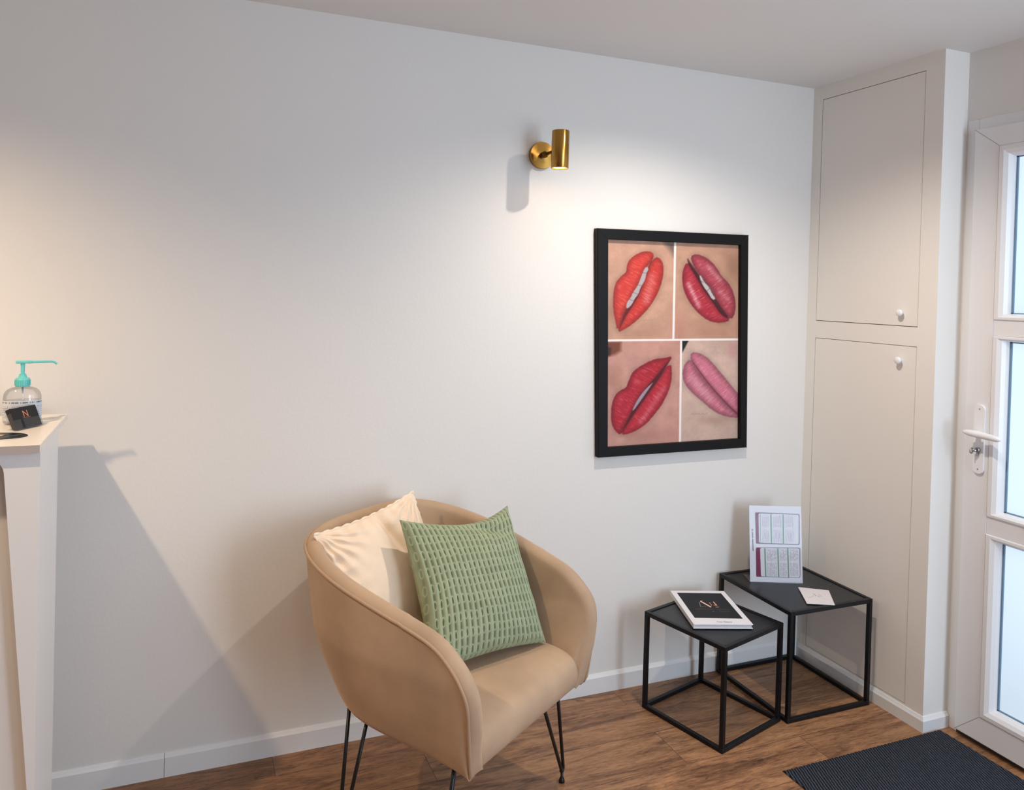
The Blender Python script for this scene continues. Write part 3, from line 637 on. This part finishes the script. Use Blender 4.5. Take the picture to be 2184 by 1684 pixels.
# local: x along width, y to the back, z up
def tilt(x, z, off=0.): return Vector((x, math.sin(TI)*z+math.cos(TI)*off, math.cos(TI)*z-math.sin(TI)*off+.003))
def slab(name, x0, x1, z0, z1, f, t, m, parent):
    bm = bmesh.new(); prism(bm, [(x0, z0), (x1, z0), (x1, z1), (x0, z1)], lambda a, b: tilt(a, b, f), lambda a, b: tilt(a, b, f+t)); return bobj(name, bm, m, parent)
slab('front_panel', -.1055, .1055, 0, .299, -.0035, .0016, M['acrylic'], ms)
slab('back_panel', -.1055, .1055, 0, .299, .0012, .002, M['acrylic'], ms)
bm = bmesh.new(); box(bm, (-.1055, -.004, 0), (.1055, .082, .0025), bev=.0008, seg=1); bobj('foot', bm, M['acrylfoot'], ms)
slab('price_list', -.105, .105, .001, .298, -.0003, .0006, M['paper'], ms)
def paint_menu(X, Y):
    C = np.zeros(X.shape+(3,)); C[:] = (226, 226, 233)
    def quad(c, col, soft=3, a=1., k=0):
        nonlocal C; C = mixc(C, col, a*step(sdf(smooth_poly(c, k) if k else c, X, Y), soft))
    def rr(c, r=28):
        out = []
        for i in range(4):
            p = np.array(c[i], float); q0 = np.array(c[i-1], float); q1 = np.array(c[(i+1) % 4], float)
            out += [tuple(p+(q0-p)/np.linalg.norm(q0-p)*r), tuple(p+((q0-p)/np.linalg.norm(q0-p)+(q1-p)/np.linalg.norm(q1-p))*r*.29), tuple(p+(q1-p)/np.linalg.norm(q1-p)*r)]
        return out
    for outer, mar, inn, greens, cols, y0, y1, ymid, thin in [
        ([(240, 230), (1055, 262), (1066, 836), (260, 812)], [(246, 236), (330, 240), (340, 806), (264, 806)], [(302, 250), (1042, 274), (1048, 822), (318, 792)],
         [((530, 280), (546, 790)), ((753, 285), (766, 812))], [(375, 490), (580, 720), (800, 930)], 285, 795, 530, ((335, 275), (346, 775))),
        ([(258, 880), (1076, 884), (1088, 1452), (270, 1430)], [(264, 884), (350, 886), (358, 1430), (272, 1428)], [(338, 888), (1062, 898), (1078, 1446), (358, 1424)],
         [((425, 905), (446, 1424)), ((664, 902), (686, 1432)), ((846, 908), (870, 1442))], [(470, 640), (710, 830), (895, 1050)], 910, 1425, 1150, None)]:
        quad(rr(outer), (104, 102, 118)); quad(rr(outer, 26), (212, 210, 218), a=0); quad(mar, (126, 52, 82)); quad(rr(inn), (224, 223, 229))
        for a, b in greens: C = mixc(C, (128, 168, 146), step(seg(a, b, X, Y)-13, 3)); C = mixc(C, (96, 140, 118), .6*step(seg(a, b, X, Y)-5, 3))
        if thin: C = mixc(C, (140, 160, 150), step(seg(*thin, X, Y)-5, 3))
        for c0, c1 in cols:
            sk = (Y-y0)*.03; nline = int((c1-c0)/26)
            for k in range(nline+1):
                x = c0+k*26; brk = fbm(Y/14+k*7, X*0+k, 2)
                m = step(np.abs(X-x-sk)-6, 4)*((Y > y0+10) & (Y < y1-10) & (np.abs(Y-ymid) > 22))*(brk > .36)
                C = mixc(C, (150, 148, 160), .62*m)
    for k in range(22):
        y = 548+k*18.5
        if k in (2, 9): continue
        C = mixc(C, (44, 50, 62), .85*step(np.maximum(np.abs(X-(193+k*.8))-11, np.abs(Y-y)-6.5), 2.5))
    return C
TM = lambda x, z: tilt(x, z, -.0005)
sheet('price_list_print', [TM(-.1048, .2975), TM(.1048, .2975), TM(.1048, .0015), TM(-.1048, .0015)], [(132, 108), (1078, 132), (1132, 1548), (160, 1520)], paint_menu, M['print'], 260, 340, [o for o in ms.children if o.name.startswith('price_list')][0])

# card on the large table ------------------------------------------------------------
cz = .4092
cc = [np.array(q) for q in [(-.234, -.242), (-.141, -.306), (-.230, -.424), (-.321, -.379)]]
ctr = sum(cc)/4; cax = (cc[1]-cc[0]); can = math.atan2(cax[1]+(-.045), cax[0]+.091); cw, ch = .108, .148
cd_ = empty('card', (ctr[0], ctr[1], cz), 0, 'small white card with faint grey strokes lying on the larger side table', 'card')
bm = bmesh.new(); loc = [q-ctr for q in cc]
prism(bm, [tuple(q) for q in loc][::-1], lambda a, b: Vector((a, b, 0)), lambda a, b: Vector((a, b, .0008))); cp_ = bobj('card_stock', bm, M['paper'], cd_)
def paint_card(X, Y):
    C = np.zeros(X.shape+(3,)); C[:] = (226, 220, 220)
    for a, b, w, k in [((810, 440), (940, 545), 10, .8), ((1020, 545), (1120, 605), 9, .7), ((1070, 470), (1230, 590), 9, .5), ((560, 605), (760, 560), 7, .4), ((420, 570), (560, 605), 6, .25), ((1250, 670), (1560, 745), 6, .2), ((760, 540), (830, 530), 6, .5)]:
        C = mixc(C, (128, 112, 112), k*step(seg(a, b, X, Y)-w, 8))
    return C
sheet('card_print', [(*q*.995, .0010) for q in loc], [(110, 140), (1600, 280), (1900, 1010), (370, 840)], paint_card, M['print'], 110, 90, cp_)

# ------------------------------------------------------------------ armchair
CH = Vector((-1.5797, -.6840, 0)); CA = math.radians(33.71)
chair = empty('armchair', CH, CA, 'beige velvet tub armchair with black hairpin legs standing against the white wall', 'armchair')
BS, NE = .20, 3.4
def ease(t): t = np.clip(t, 0, 1); return t*t*(3-2*t)
def plan(h, z):
    """h in [-.1,2.1]: 0 left front -> 1 back centre -> 2 right front; returns a,b"""
    h = np.asarray(h, float); z = np.asarray(z, float); s = np.where(h <= 1, -1., 1.); k = np.where(h <= 1, h, 2-h)
    f = np.clip((z-.352)/.24, 0, 1)**.8; Dd = .535+.1535*np.clip((z-.352)/.44, 0, 1)**.85
    ph = np.clip((k-.3)/.7, 0, 1)*math.pi/2; c = np.abs(np.cos(ph))**(2/NE); sn = np.sin(ph)**(2/NE)
    b = np.where(k < .3, k/.3*BS, BS+(Dd-BS)*sn); W_ = .2935+.0464*f+.027*f*ease(b/.45)
    a = np.where(k < .3, W_, W_*c)
    return s*a, b
def b2h(b, Dd=.6885):
    return np.where(b < BS, .3*b/BS, .3+.7*np.arcsin(np.clip((b-BS)/(Dd-BS), 0, 1)**(NE/2))/(math.pi/2))
rim_bz = [(0, .353), (-.004, .41), (-.0067, .461), (-.0112, .522), (-.009, .559), (.004, .595), (.036, .630), (.085, .668), (.16, .690), (.25, .712), (.34, .733), (.43, .753), (.52, .771), (.60, .787), (.65, .798), (.68, .807), (.6885, .809)]
rb = np.array(rim_bz)
def resample(P, n):
    d = np.r_[0, np.cumsum(np.hypot(*np.diff(P, axis=0).T))]; t = np.linspace(0, d[-1], n); return np.stack([np.interp(t, d, P[:, k]) for k in range(P.shape[1])], 1)
# smooth with Catmull-like resampling
def chaikin(P, k=3):
    for _ in range(k):
        Q = [P[0]]
        for a, b in zip(P, P[1:]): Q += [.75*a+.25*b, .25*a+.75*b]
        Q.append(P[-1]); P = np.array(Q)
    return P
rb = chaikin(rb, 2); rh = b2h(rb[:, 0]); rim = np.stack([rh, rb[:, 1]], 1)
# spacing in 3-D
def to3(hz): a, b = plan(hz[:, 0], hz[:, 1]); return np.stack([a, b, hz[:, 1]], 1)
d3 = np.r_[0, np.cumsum(np.linalg.norm(np.diff(to3(rim), axis=0), axis=1))]; NT = 70
tt = np.linspace(0, d3[-1], NT); half = np.stack([np.interp(tt, d3, rim[:, k]) for k in (0, 1)], 1)
RIM = np.concatenate([half, np.stack([2-half[::-1, 0], half[::-1, 1]], 1)[1:]])           # (2NT-1, 2)
nt_ = len(RIM)
zb = .352
# bottom line parameter
bot_h = np.interp(np.linspace(0, 1, NT), [0, .25, .5, 1], [0, .20, .46, 1.0]); bot_h = bot_h*1.0
BOT = np.concatenate([bot_h, 2-bot_h[::-1][1:]])
def normal_in(h, z):
    e = 1e-3; a0, b0_ = plan(h-e, z); a1, b1_ = plan(h+e, z); tx, ty = a1-a0, b1_-b0_; L = np.hypot(tx, ty)+1e-9; return ty/L, -tx/L
NK = 26
def sheetgrid(kk, off, tuck):
    rows = []
    for k in kk:
        h = BOT*(1-k)+RIM[:, 0]*k; z = zb*(1-k)+RIM[:, 1]*k; a, b = plan(h, z)
        nx, ny = normal_in(h, z); o_ = off(k, h)+tuck(k)
        rows.append(np.stack([a+nx*o_, b+ny*o_, z], 1))
    return np.array(rows)
ks = np.linspace(0, 1, NK)**1.0
outer = sheetgrid(ks, lambda k, h: 0, lambda k: .020*max(0, 1-k/.07)**2-.008*math.sin(math.pi*k))
back = lambda h: np.clip(1-np.abs(h-1)/.55, 0, 1)
TR = .052
inner_k = np.linspace(1, .25, 22)
inner = sheetgrid(inner_k, lambda k, h: TR-.016*np.clip(1-(1-np.abs(h-1))/.02-0, 0, 1)*0+.012*math.sin(math.pi*(1-k))+back(h)*.09*(1-k), lambda k: 0)
_e = np.interp(np.arange(nt_), [0, 9, nt_-10, nt_-1], [1, 0, 0, 1])
for _i in range(1, len(inner)): inner[_i, :, 1] += .022*_e*min(1, _i/3); inner[_i, :, 2] += .010*_e*min(1, _i/3)
# rim roll between outer[-1] and inner[0]
Ro, Ri = outer[-1], inner[0]
tang = np.gradient(Ro, axis=0); tang /= np.linalg.norm(tang, axis=1)[:, None]+1e-9
nin = Ri-Ro; nin_l = np.linalg.norm(nin, axis=1)[:, None]; ninu = nin/nin_l
upd = np.cross(tang, ninu); upd *= np.sign((upd*(Ro-outer[-3])).sum(1))[:, None]; upd /= np.linalg.norm(upd, axis=1)[:, None]+1e-9
tap = np.interp(np.arange(nt_), [0, 7, nt_-8, nt_-1], [.15, 1, 1, .15])[:, None]
roll = [Ro+nin*s+upd*tap*(.020*(math.sin(math.pi*min(1, s*1.0))**.65)) for s in (.06, .14, .25, .38, .5, .62, .75, .86, .94)]
shell = np.concatenate([outer, np.array(roll), inner]); shell[..., 2] = np.maximum(shell[..., 2], zb+.0005)
sh_o = grid_obj('shell', shell.transpose(1, 0, 2)[:, ::-1], M['velvet'], chair)
# piping along the outer rim, seam at the inner side
bm = bmesh.new(); pp = Ro+upd*.003-ninu*.001; pp = [Vector(p) for p in pp]; tube(bm, pp, .0046, 10); bobj('piping', bm, M['piping'], chair, True)
# underside
bm = bmesh.new(); bl_ = outer[0]; vs = [bm.verts.new((p[0]*.93, .02+p[1]*.93, p[2]+.004)) for p in bl_[::3]]; vs2 = [bm.verts.new((p[0]*.93, .02+p[1]*.93, p[2]+.014)) for p in bl_[::3]]
bm.faces.new(vs); bm.faces.new(vs2[::-1])
for i in range(len(vs)): bm.faces.new([vs[i], vs[(i+1) % len(vs)], vs2[(i+1) % len(vs)], vs2[i]])
bobj('base_panel', bm, M['seam'], chair)
# seat cushion
prof = np.array([(.014, .353), (.004, .356), (.000, .368), (-.003, .388), (-.002, .408), (.004, .426), (.018, .442), (.045, .453), (.10, .459), (.20, .459), (.32, .454), (.44, .447), (.54, .440)])
prof = resample(chaikin(prof, 2), 60); nu = 50
sa_ = np.linspace(-1, 1, nu); S = np.zeros((nu, 60, 3))
for i, s in enumerate(sa_):
    edge = 1-abs(s); r_ = max(0, 1-edge/.10); drop = .024*(1-math.sqrt(max(0, 1-r_**2)))
    hwid = np.interp(prof[:, 0], [0, .25, .4, .54], [.266, .275, .27, .20])
    S[i, :, 0] = s*hwid; S[i, :, 1] = prof[:, 0]+drop*np.clip((.10-prof[:, 0])/.1, 0, 1); S[i, :, 2] = prof[:, 1]-drop*np.clip((prof[:, 1]-.38)/.06, 0, 1)
grid_obj('seat', S, M['velvet'], chair)
# hairpin legs: (rod top 1, rod top 2, foot)
def leg(t1, t2, foot):
    bm = bmesh.new(); t1, t2, f = Vector(t1), Vector(t2), Vector(foot); fz = f+Vector((0, 0, .035))
    sd = (t1-t2); sd.z = 0; sd = sd.normalized(); pts = [t1]
    a_ = fz+sd*.0075+Vector((0, 0, .012)); b_ = fz-sd*.0075+Vector((0, 0, .012))
    pts += [t1.lerp(a_, .5), a_]+[fz+sd*.0075*math.cos(q)-Vector((0, 0, .0085*math.sin(q)))+Vector((0, 0, .008)) for q in [math.pi*k/8 for k in range(1, 8)]]+[b_, t2.lerp(b_, .5), t2]
    tube(bm, pts, .0054, 10); lg = bobj('leg', bm, M['rod'], chair, True)
    bm = bmesh.new(); lathe(bm, [(.0045, .034), (.0045, .018), (.0075, .012), (.0095, .006), (.0095, .001), (.008, 0)], 16, mtx=Matrix.Translation(f)); bobj('foot', bm, M['rod'], lg, True)
zt = .362
leg((.115, .045, zt), (.214, .050, zt), (.316, .080, 0))
leg((-.232, .475, zt), (-.250, .385, zt), (-.315, .420, 0))
leg((-.262, .072, zt), (-.215, .10, zt), (-.300, .085, 0))
leg((.22, .44, zt), (.16, .40, zt), (.285, .42, 0))

# ------------------------------------------------------------------ pillows
def rodr(r):
    r = np.array(r, float); t = np.linalg.norm(r); k = r/t; K = np.array([[0, -k[2], k[1]], [k[2], 0, -k[0]], [-k[1], k[0], 0]]); return np.eye(3)+math.sin(t)*K+(1-math.cos(t))*K@K
def place(o, p):
    Rm = rodr(p[3:6]); L = Matrix.Translation(Vector(p[:3])) @ Matrix([list(r)+[0] for r in Rm]+[[0, 0, 0, 1]])
    o.matrix_world = (Matrix.Translation(CH) @ Matrix.Rotation(CA, 4, 'Z')) @ L
def pillow_side(n, s, T, sign, pull=.05, disp=None, exp=2.2):
    u = np.linspace(-1, 1, n); Ug, Vg = np.meshgrid(u, u, indexing='ij')
    X = Ug*s/2*(1-pull*(1-Vg**2)*np.abs(Ug)**1.0); Z = Vg*s/2*(1-pull*(1-Ug**2)*np.abs(Vg)**1.0)+s/2
    th = T*(np.clip((1-np.abs(Ug)**exp)*(1-np.abs(Vg)**exp), 0, 1))**.55
    if disp is not None: th = th+disp(Ug, Vg)*np.clip(np.minimum(1-np.abs(Ug), 1-np.abs(Vg))*14, 0, 1)
    return np.stack([X, -sign*th, Z], -1), Ug, Vg
# green corduroy pillow
gp = empty('throw_pillow', (0, 0, 0), 0, 'square green ribbed corduroy cushion in front, leaning on the cream cushion in the armchair', 'cushion', 'cushions on the armchair')
GS = .42; NG = 330
def ribs(Ug, Vg):
    ph = Ug*GS/2; pv = Vg*GS/2; pitch = .0180; row = .047
    warp = .004*np.sin(Vg*3.1+Ug*2)+.006*Ug*Vg
    q = (ph+warp)/pitch; rr_ = pv/row+.10*np.sin(Ug*2.5)+.22*(fbm(q*.9+40, Vg*2+7, 2)-.5)
    rid = np.floor(rr_); fr_ = rr_-rid
    qq = q; c = np.cos(2*math.pi*qq); rib = np.abs(np.cos(math.pi*qq))**.55
    dvr = np.minimum(fr_, 1-fr_)*row; gx = (qq-.5-np.round(qq-.5))*pitch
    e = np.sqrt((gx/.0036)**2+(dvr/.0118)**2); ring = np.exp(-((e-1)/.24)**2); hole = np.clip(1-e, 0, 1)
    return rib, ring, hole
def gdisp(Ug, Vg):
    rib, ring, hole = ribs(Ug, Vg); d = .0095*rib*(1-.75*np.clip(ring+hole*1.5, 0, 1))+.0066*ring
    d += -.018*np.exp(-((Vg-.80+.35*(Ug-.35))/.10)**2)*np.exp(-((Ug-.45)/.38)**2)        # slump crease under the top right corner
    d += .010*(fbm(Ug*2.2+9, Vg*2.2+4, 3)-.5)
    return d
for sg, n in ((1, NG), (-1, 120)):
    P, Ug, Vg = pillow_side(n, GS, .062, sg, pull=.07, disp=gdisp)
    P[..., 2] += .012*np.clip(Vg, 0, 1)*(np.abs(Ug)**3)-.010*np.clip(Vg, 0, 1)*(1-Ug**2)*(1+.8*np.sin(Ug*2+.6))
    rib, ring, hole = ribs(Ug, Vg)
    C = np.zeros(P.shape); C[:] = (124, 133, 104); C = mixc(C, (161, 170, 141), rib**2*.95); C = mixc(C, (190, 201, 168), np.clip(ring, 0, 1)*.5); C = mixc(C, (134, 148, 112), hole*.5)  # groove shade and rib highlights painted into the colour; rings are paler pile
    C *= (.95+.1*fbm(Ug*9, Vg*9, 3))[..., None]
    g = grid_obj('cover', P if sg > 0 else P[::-1], M['green'], gp, C)
place(gp, [.039, .169, .477, -.543, .134, -.276])
# cream cushion
cpil = empty('throw_pillow', (0, 0, 0), 0, 'square cream plush cushion with scalloped trim, tucked behind the green one', 'cushion', 'cushions on the armchair')
CS = .40
def cdisp(Ug, Vg):
    d = .006*(fbm(Ug*2.5+3, Vg*2.5, 3)-.5)
    for cx, cy in ((-1, 1), (1, 1), (-1, -1)):
        r = np.hypot(Ug-cx, Vg-cy); an = np.arctan2(Vg-cy, Ug-cx); d += .0045*np.sin(an*22+3*fbm(Ug*3, Vg*3, 2))*np.exp(-((r-.42)/.32)**2)
    d += .004*np.sin(Ug*28+2*Vg)*np.exp(-((1-Vg)/.3)**2)+.004*np.sin(Vg*26+2*Ug)*np.exp(-((1+Ug)/.28)**2)
    d += -.016*np.exp(-((Ug-.02-.25*(1-Vg))/.07)**2)*np.clip((Vg+.1)*1.2, 0, 1)*np.exp(-((Vg-.45)/.5)**2)
    return d
for sg, n in ((1, 200), (-1, 80)):
    P, Ug, Vg = pillow_side(n, CS, .062, sg, pull=.075, disp=cdisp)
    grid_obj('cover', P if sg > 0 else P[::-1], M['cream'], cpil)
u = np.linspace(-1, 1, 90); edge = []
for side in range(4):
    for t in u[:-1]:
        a_, b_ = [(t, 1), (1, -t), (-t, -1), (-1, t)][side]
        X = a_*CS/2*(1-.075*(1-b_**2)*abs(a_)); Z = b_*CS/2*(1-.075*(1-a_**2)*abs(b_))+CS/2; edge.append((X, .0015*math.sin(len(edge)*1.6), Z))
bm = bmesh.new(); tube(bm, edge, .003, 8, closed=True, radii=[.0032+.0016*math.sin(i*.8) for i in range(len(edge))]); bobj('scalloped_trim', bm, M['lace'], cpil, True)
place(cpil, [-.04, .406, .493, -.452, -.106, -.113])

# ------------------------------------------------------------------ reception desk
DX, DZ = -2.805, 1.16; DF, DBk = -.525, -.078
desk = empty('reception_desk', (-3.3, -.3, 0), label='white reception desk with a high counter top at the left edge of the photo', cat='desk'); do = Vector((3.3, .3, 0))
bm = bmesh.new(); box(bm, Vector((-4.0, DF, DZ-.019))+do, Vector((DX, DBk, DZ))+do, bev=.0015, seg=1); bobj('counter_top', bm, M['desktop'], desk)
bm = bmesh.new(); box(bm, Vector((-4.0, DF-.0012, DZ-.0188))+do, Vector((DX-.0004, DF+.0001, DZ-.0006))+do); bobj('edge_band', bm, M['edge'], desk)
# end post whose inner edge is curved at the top and tapers down
def xin(z): return -2.880+(1.101-z)*.0765
poly = [(DX-.001, DZ-.0195), (DX-.001, 0), (xin(0)+0.0, 0)]
zr = 1.130
poly += [(xin(z), z) for z in np.linspace(0.02, 1.088, 12)]
poly += [(xin(1.088)-.022*(1-math.cos(q)), 1.088+.034*math.sin(q)) for q in [math.pi/2*k/8 for k in range(1, 9)]]
poly += [(-3.98, zr-.006), (-3.98, DZ-.0195)]
bm = bmesh.new(); prism(bm, poly[::-1], lambda a, b: Vector((a, DF+.012, b))+do, lambda a, b: Vector((a, DF+.030, b))+do); bobj('front_frame', bm, M['desk'], desk)
bm = bmesh.new(); box(bm, Vector((DX-.019, DF+.0302, 0))+do, Vector((DX-.001, -.262, DZ-.0195))+do, bev=.001, seg=1); bobj('side_panel', bm, M['desk'], desk)
bm = bmesh.new(); box(bm, Vector((-3.98, -.262, 0))+do, Vector((DX-.001, -.244, DZ-.0195))+do, bev=.001, seg=1); bobj('back_panel', bm, M['desk'], desk)
bm = bmesh.new(); box(bm, Vector((-3.98, DF+.0302, 0))+do, Vector((-3.96, -.2622, DZ-.0195))+do); bobj('side_panel', bm, M['desk'], desk)
bm = bmesh.new(); box(bm, Vector((-3.959, DF+.06, .001))+do, Vector((DX-.0195, DF+.075, DZ-.02))+do); bobj('front_panel', bm, M['desk'], desk)

# sanitizer bottle -----------------------------------------------------------------------
bt = empty('pump_bottle', (-2.895, -.222, DZ+.0005), math.radians(6), 'clear pump bottle with turquoise pump head standing on the reception desk', 'bottle')
bt.scale = (.97, .97, .97)
def bprof(o=0.): return [(.0001, .001+o), (.038-o, .001+o), (.0435-o, .004+o), (.0445-o, .012), (.0445-o, .070), (.043-o, .082), (.037-o, .0935), (.026-o, .100-o), (.014-o, .1025-o), (.0125-o, .105), (.0125-o, .108)]
bp_ = [(.0001, .001)]+[tuple(q) for q in (lambda P: [(.75*a[0]+.25*b[0], .75*a[1]+.25*b[1]) if k == 0 else (.25*a[0]+.75*b[0], .25*a[1]+.75*b[1]) for a, b in zip(P, P[1:]) for k in (0, 1)])(bprof()[1:])]+[(.0125, .108)]
bm = bmesh.new(); lathe(bm, bp_, 64, sx=1.03, sy=.62, cap=False); body = bobj('bottle_body', bm, M['clear'], bt, True)
bm = bmesh.new(); pg = [(.0001, .003), (.036, .003), (.041, .006), (.0425, .013), (.0425, .066), (.0001, .066)]; lathe(bm, pg, 40, sx=1.03, sy=.6, cap=False); bobj('gel', bm, M['gel'], bt, True)
# label wraps the front and side
na, nz = 120, 60; aa = np.linspace(math.radians(180), math.radians(372), na); zz = np.linspace(.012, .066, nz); P = np.zeros((na, nz, 3))
P[..., 0] = (.0449*1.03*np.cos(aa))[:, None]; P[..., 1] = (.0449*.62*np.sin(aa))[:, None]; P[..., 2] = zz[None, :]
C = np.zeros(P.shape); C[:] = (205, 212, 222); A_, Z_ = np.meshgrid(aa, zz, indexing='ij')
for r0 in (.061, .050, .045, .040, .034, .028, .022): C = mixc(C, (70, 76, 92) if r0 > .055 else (130, 140, 158), .75*((np.abs(Z_-r0) < (.0022 if r0 > .055 else .0009)) & (fbm(A_*26, Z_*0+r0*900, 2) > .45)).astype(float))
grid_obj('label', P, M['label'], body, C)
bm = bmesh.new()
lathe(bm, [(.0001, .103), (.0175, .103), (.0182, .106), (.0182, .122), (.0165, .126), (.011, .127), (.0095, .131), (.0085, .137), (.0001, .137)], 36, cap=False)
for q in range(24):
    a = 2*math.pi*q/24; t = bmesh.new(); box(t, (-.0009, -.0009, .106), (.0009, .0009, .121)); merge(bm, t, Matrix.Translation((.0184*math.cos(a), .0184*math.sin(a), 0)) @ Matrix.Rotation(a, 4, 'Z'))
bobj('collar', bm, M['turq'], bt)
bm = bmesh.new(); lathe(bm, [(.0048, .135), (.0052, .158), (.0062, .168)], 20)
t = bmesh.new(); box(t, (-.017, -.0085, .166), (.015, .0085, .1735), bev=.0025, seg=2); merge(bm, t)
t = bmesh.new(); box(t, (.012, -.006, .1655), (.022, .006, .1735), bev=.002, seg=2); merge(bm, t)
tube(bm, [(.018, 0, .1695), (.050, .0, .1700), (.068, 0, .1700), (.075, 0, .1685), (.082, 0, .1625)], .0033, 12, radii=[.0036, .0033, .003, .0032, .0028])
bobj('pump_head', bm, M['turq'], bt)
bm = bmesh.new(); tube(bm, [(0, 0, .108), (.002, 0, .06), (.01, 0, .008)], .0025, 8); bobj('dip_tube', bm, M['white'], bt, True)

# business card holder ---------------------------------------------------------------------
ho = empty('card_holder', (-2.864, -.300, DZ+.0005), math.radians(57), 'clear acrylic holder with black business cards in front of the pump bottle', 'card holder')
CT = math.radians(-24)
def ct(x, y, z): # leaning back
    return Vector((x, y*math.cos(CT)-z*math.sin(CT), max(0, y*math.sin(CT)+z*math.cos(CT))+.002))
def cslab(x0, x1, y0, y1, z0, z1):
    bm = bmesh.new(); prism(bm, [(x0, z0), (x1, z0), (x1, z1), (x0, z1)], lambda a, b: ct(a, y0, b), lambda a, b: ct(a, y1, b)); return bm
bobj('back_panel', cslab(-.044, .044, .014, .0155, 0, .064), M['acrylic'], ho)
bobj('front_lip', cslab(-.012, .044, -.0025, -.001, 0, .026), M['acrylic'], ho)
bobj('front_lip', cslab(-.044, -.020, -.0025, -.001, 0, .026), M['acrylic'], ho)
for x in (-.0446, .0446): bobj('side_panel', cslab(x-.0006, x+.0006, -.0025, .0155, 0, .045), M['acrylic'], ho)
bobj('holder_base', cslab(-.044, .044, -.0025, .030, -.0015, 0), M['acrylic'], ho)
bc = bobj('business_card_stack', cslab(-.0425, .0425, 0, .0125, .0012, .0575), M['cardblack'], None); bc.matrix_world = ho.matrix_basis.copy()
tag(bc, 'stack of black business cards with a rose gold N in the acrylic holder', 'business cards')
tilt_m = Matrix.Translation(ct(0, -.0003, .036)) @ Matrix.Rotation(-CT, 4, 'X').inverted() @ Matrix.Rotation(math.pi/2, 4, 'X')
tilt_m = Matrix.Translation(ct(.002, -.0004, .038)) @ Matrix.Rotation(math.pi/2+CT, 4, 'X')
text_mesh('card_letter', 'N', .024, M['copper'], bc, tilt_m)
tilt_m2 = Matrix.Translation(ct(.002, -.0004, .0285)) @ Matrix.Rotation(math.pi/2+CT, 4, 'X')
bm = bmesh.new(); box(bm, (-.013, -.0003, -.0001), (.013, .0003, .0001)); bm.transform(tilt_m2); bobj('card_underline', bm, M['copper'], bc)

# flat black pointed tag ------------------------------------------------------------------
tg = empty('pointed_tag', (-2.897, -.408, DZ+.0005), math.radians(-12), 'flat black pointed tag with a gold bar lying in front of the card holder', 'tag')
outl = [(-.085, -.040), (-.02, -.042), (.012, -.038), (.034, -.026), (.046, -.012), (.049, 0), (.046, .012), (.034, .026), (.012, .038), (-.02, .042), (-.085, .040)]
bm = bmesh.new(); prism(bm, smooth_poly([(x*1.05, y*1.09) for x, y in outl], 1), lambda a, b: Vector((a, b, 0)), lambda a, b: Vector((a, b, .0009))); bobj('white_backing', bm, M['paper'], tg)
bm = bmesh.new(); prism(bm, smooth_poly(outl, 1), lambda a, b: Vector((a, b, .0009)), lambda a, b: Vector((a, b, .0028))); bobj('black_face', bm, M['cardblack'], tg)
bm = bmesh.new(); box(bm, (-.060, -.009, .0028), (-.004, .009, .0042), bev=.0006, seg=1); bobj('gold_bar', bm, M['gold'], tg)
bm = bmesh.new(); t = bmesh.new(); box(t, (-.0008, -.022, .0028), (.0008, .022, .0034)); merge(bm, t, Matrix.Translation((.016, 0, 0)) @ Matrix.Rotation(math.radians(-35), 4, 'Z')); bobj('silver_line', bm, M['metal'], tg)
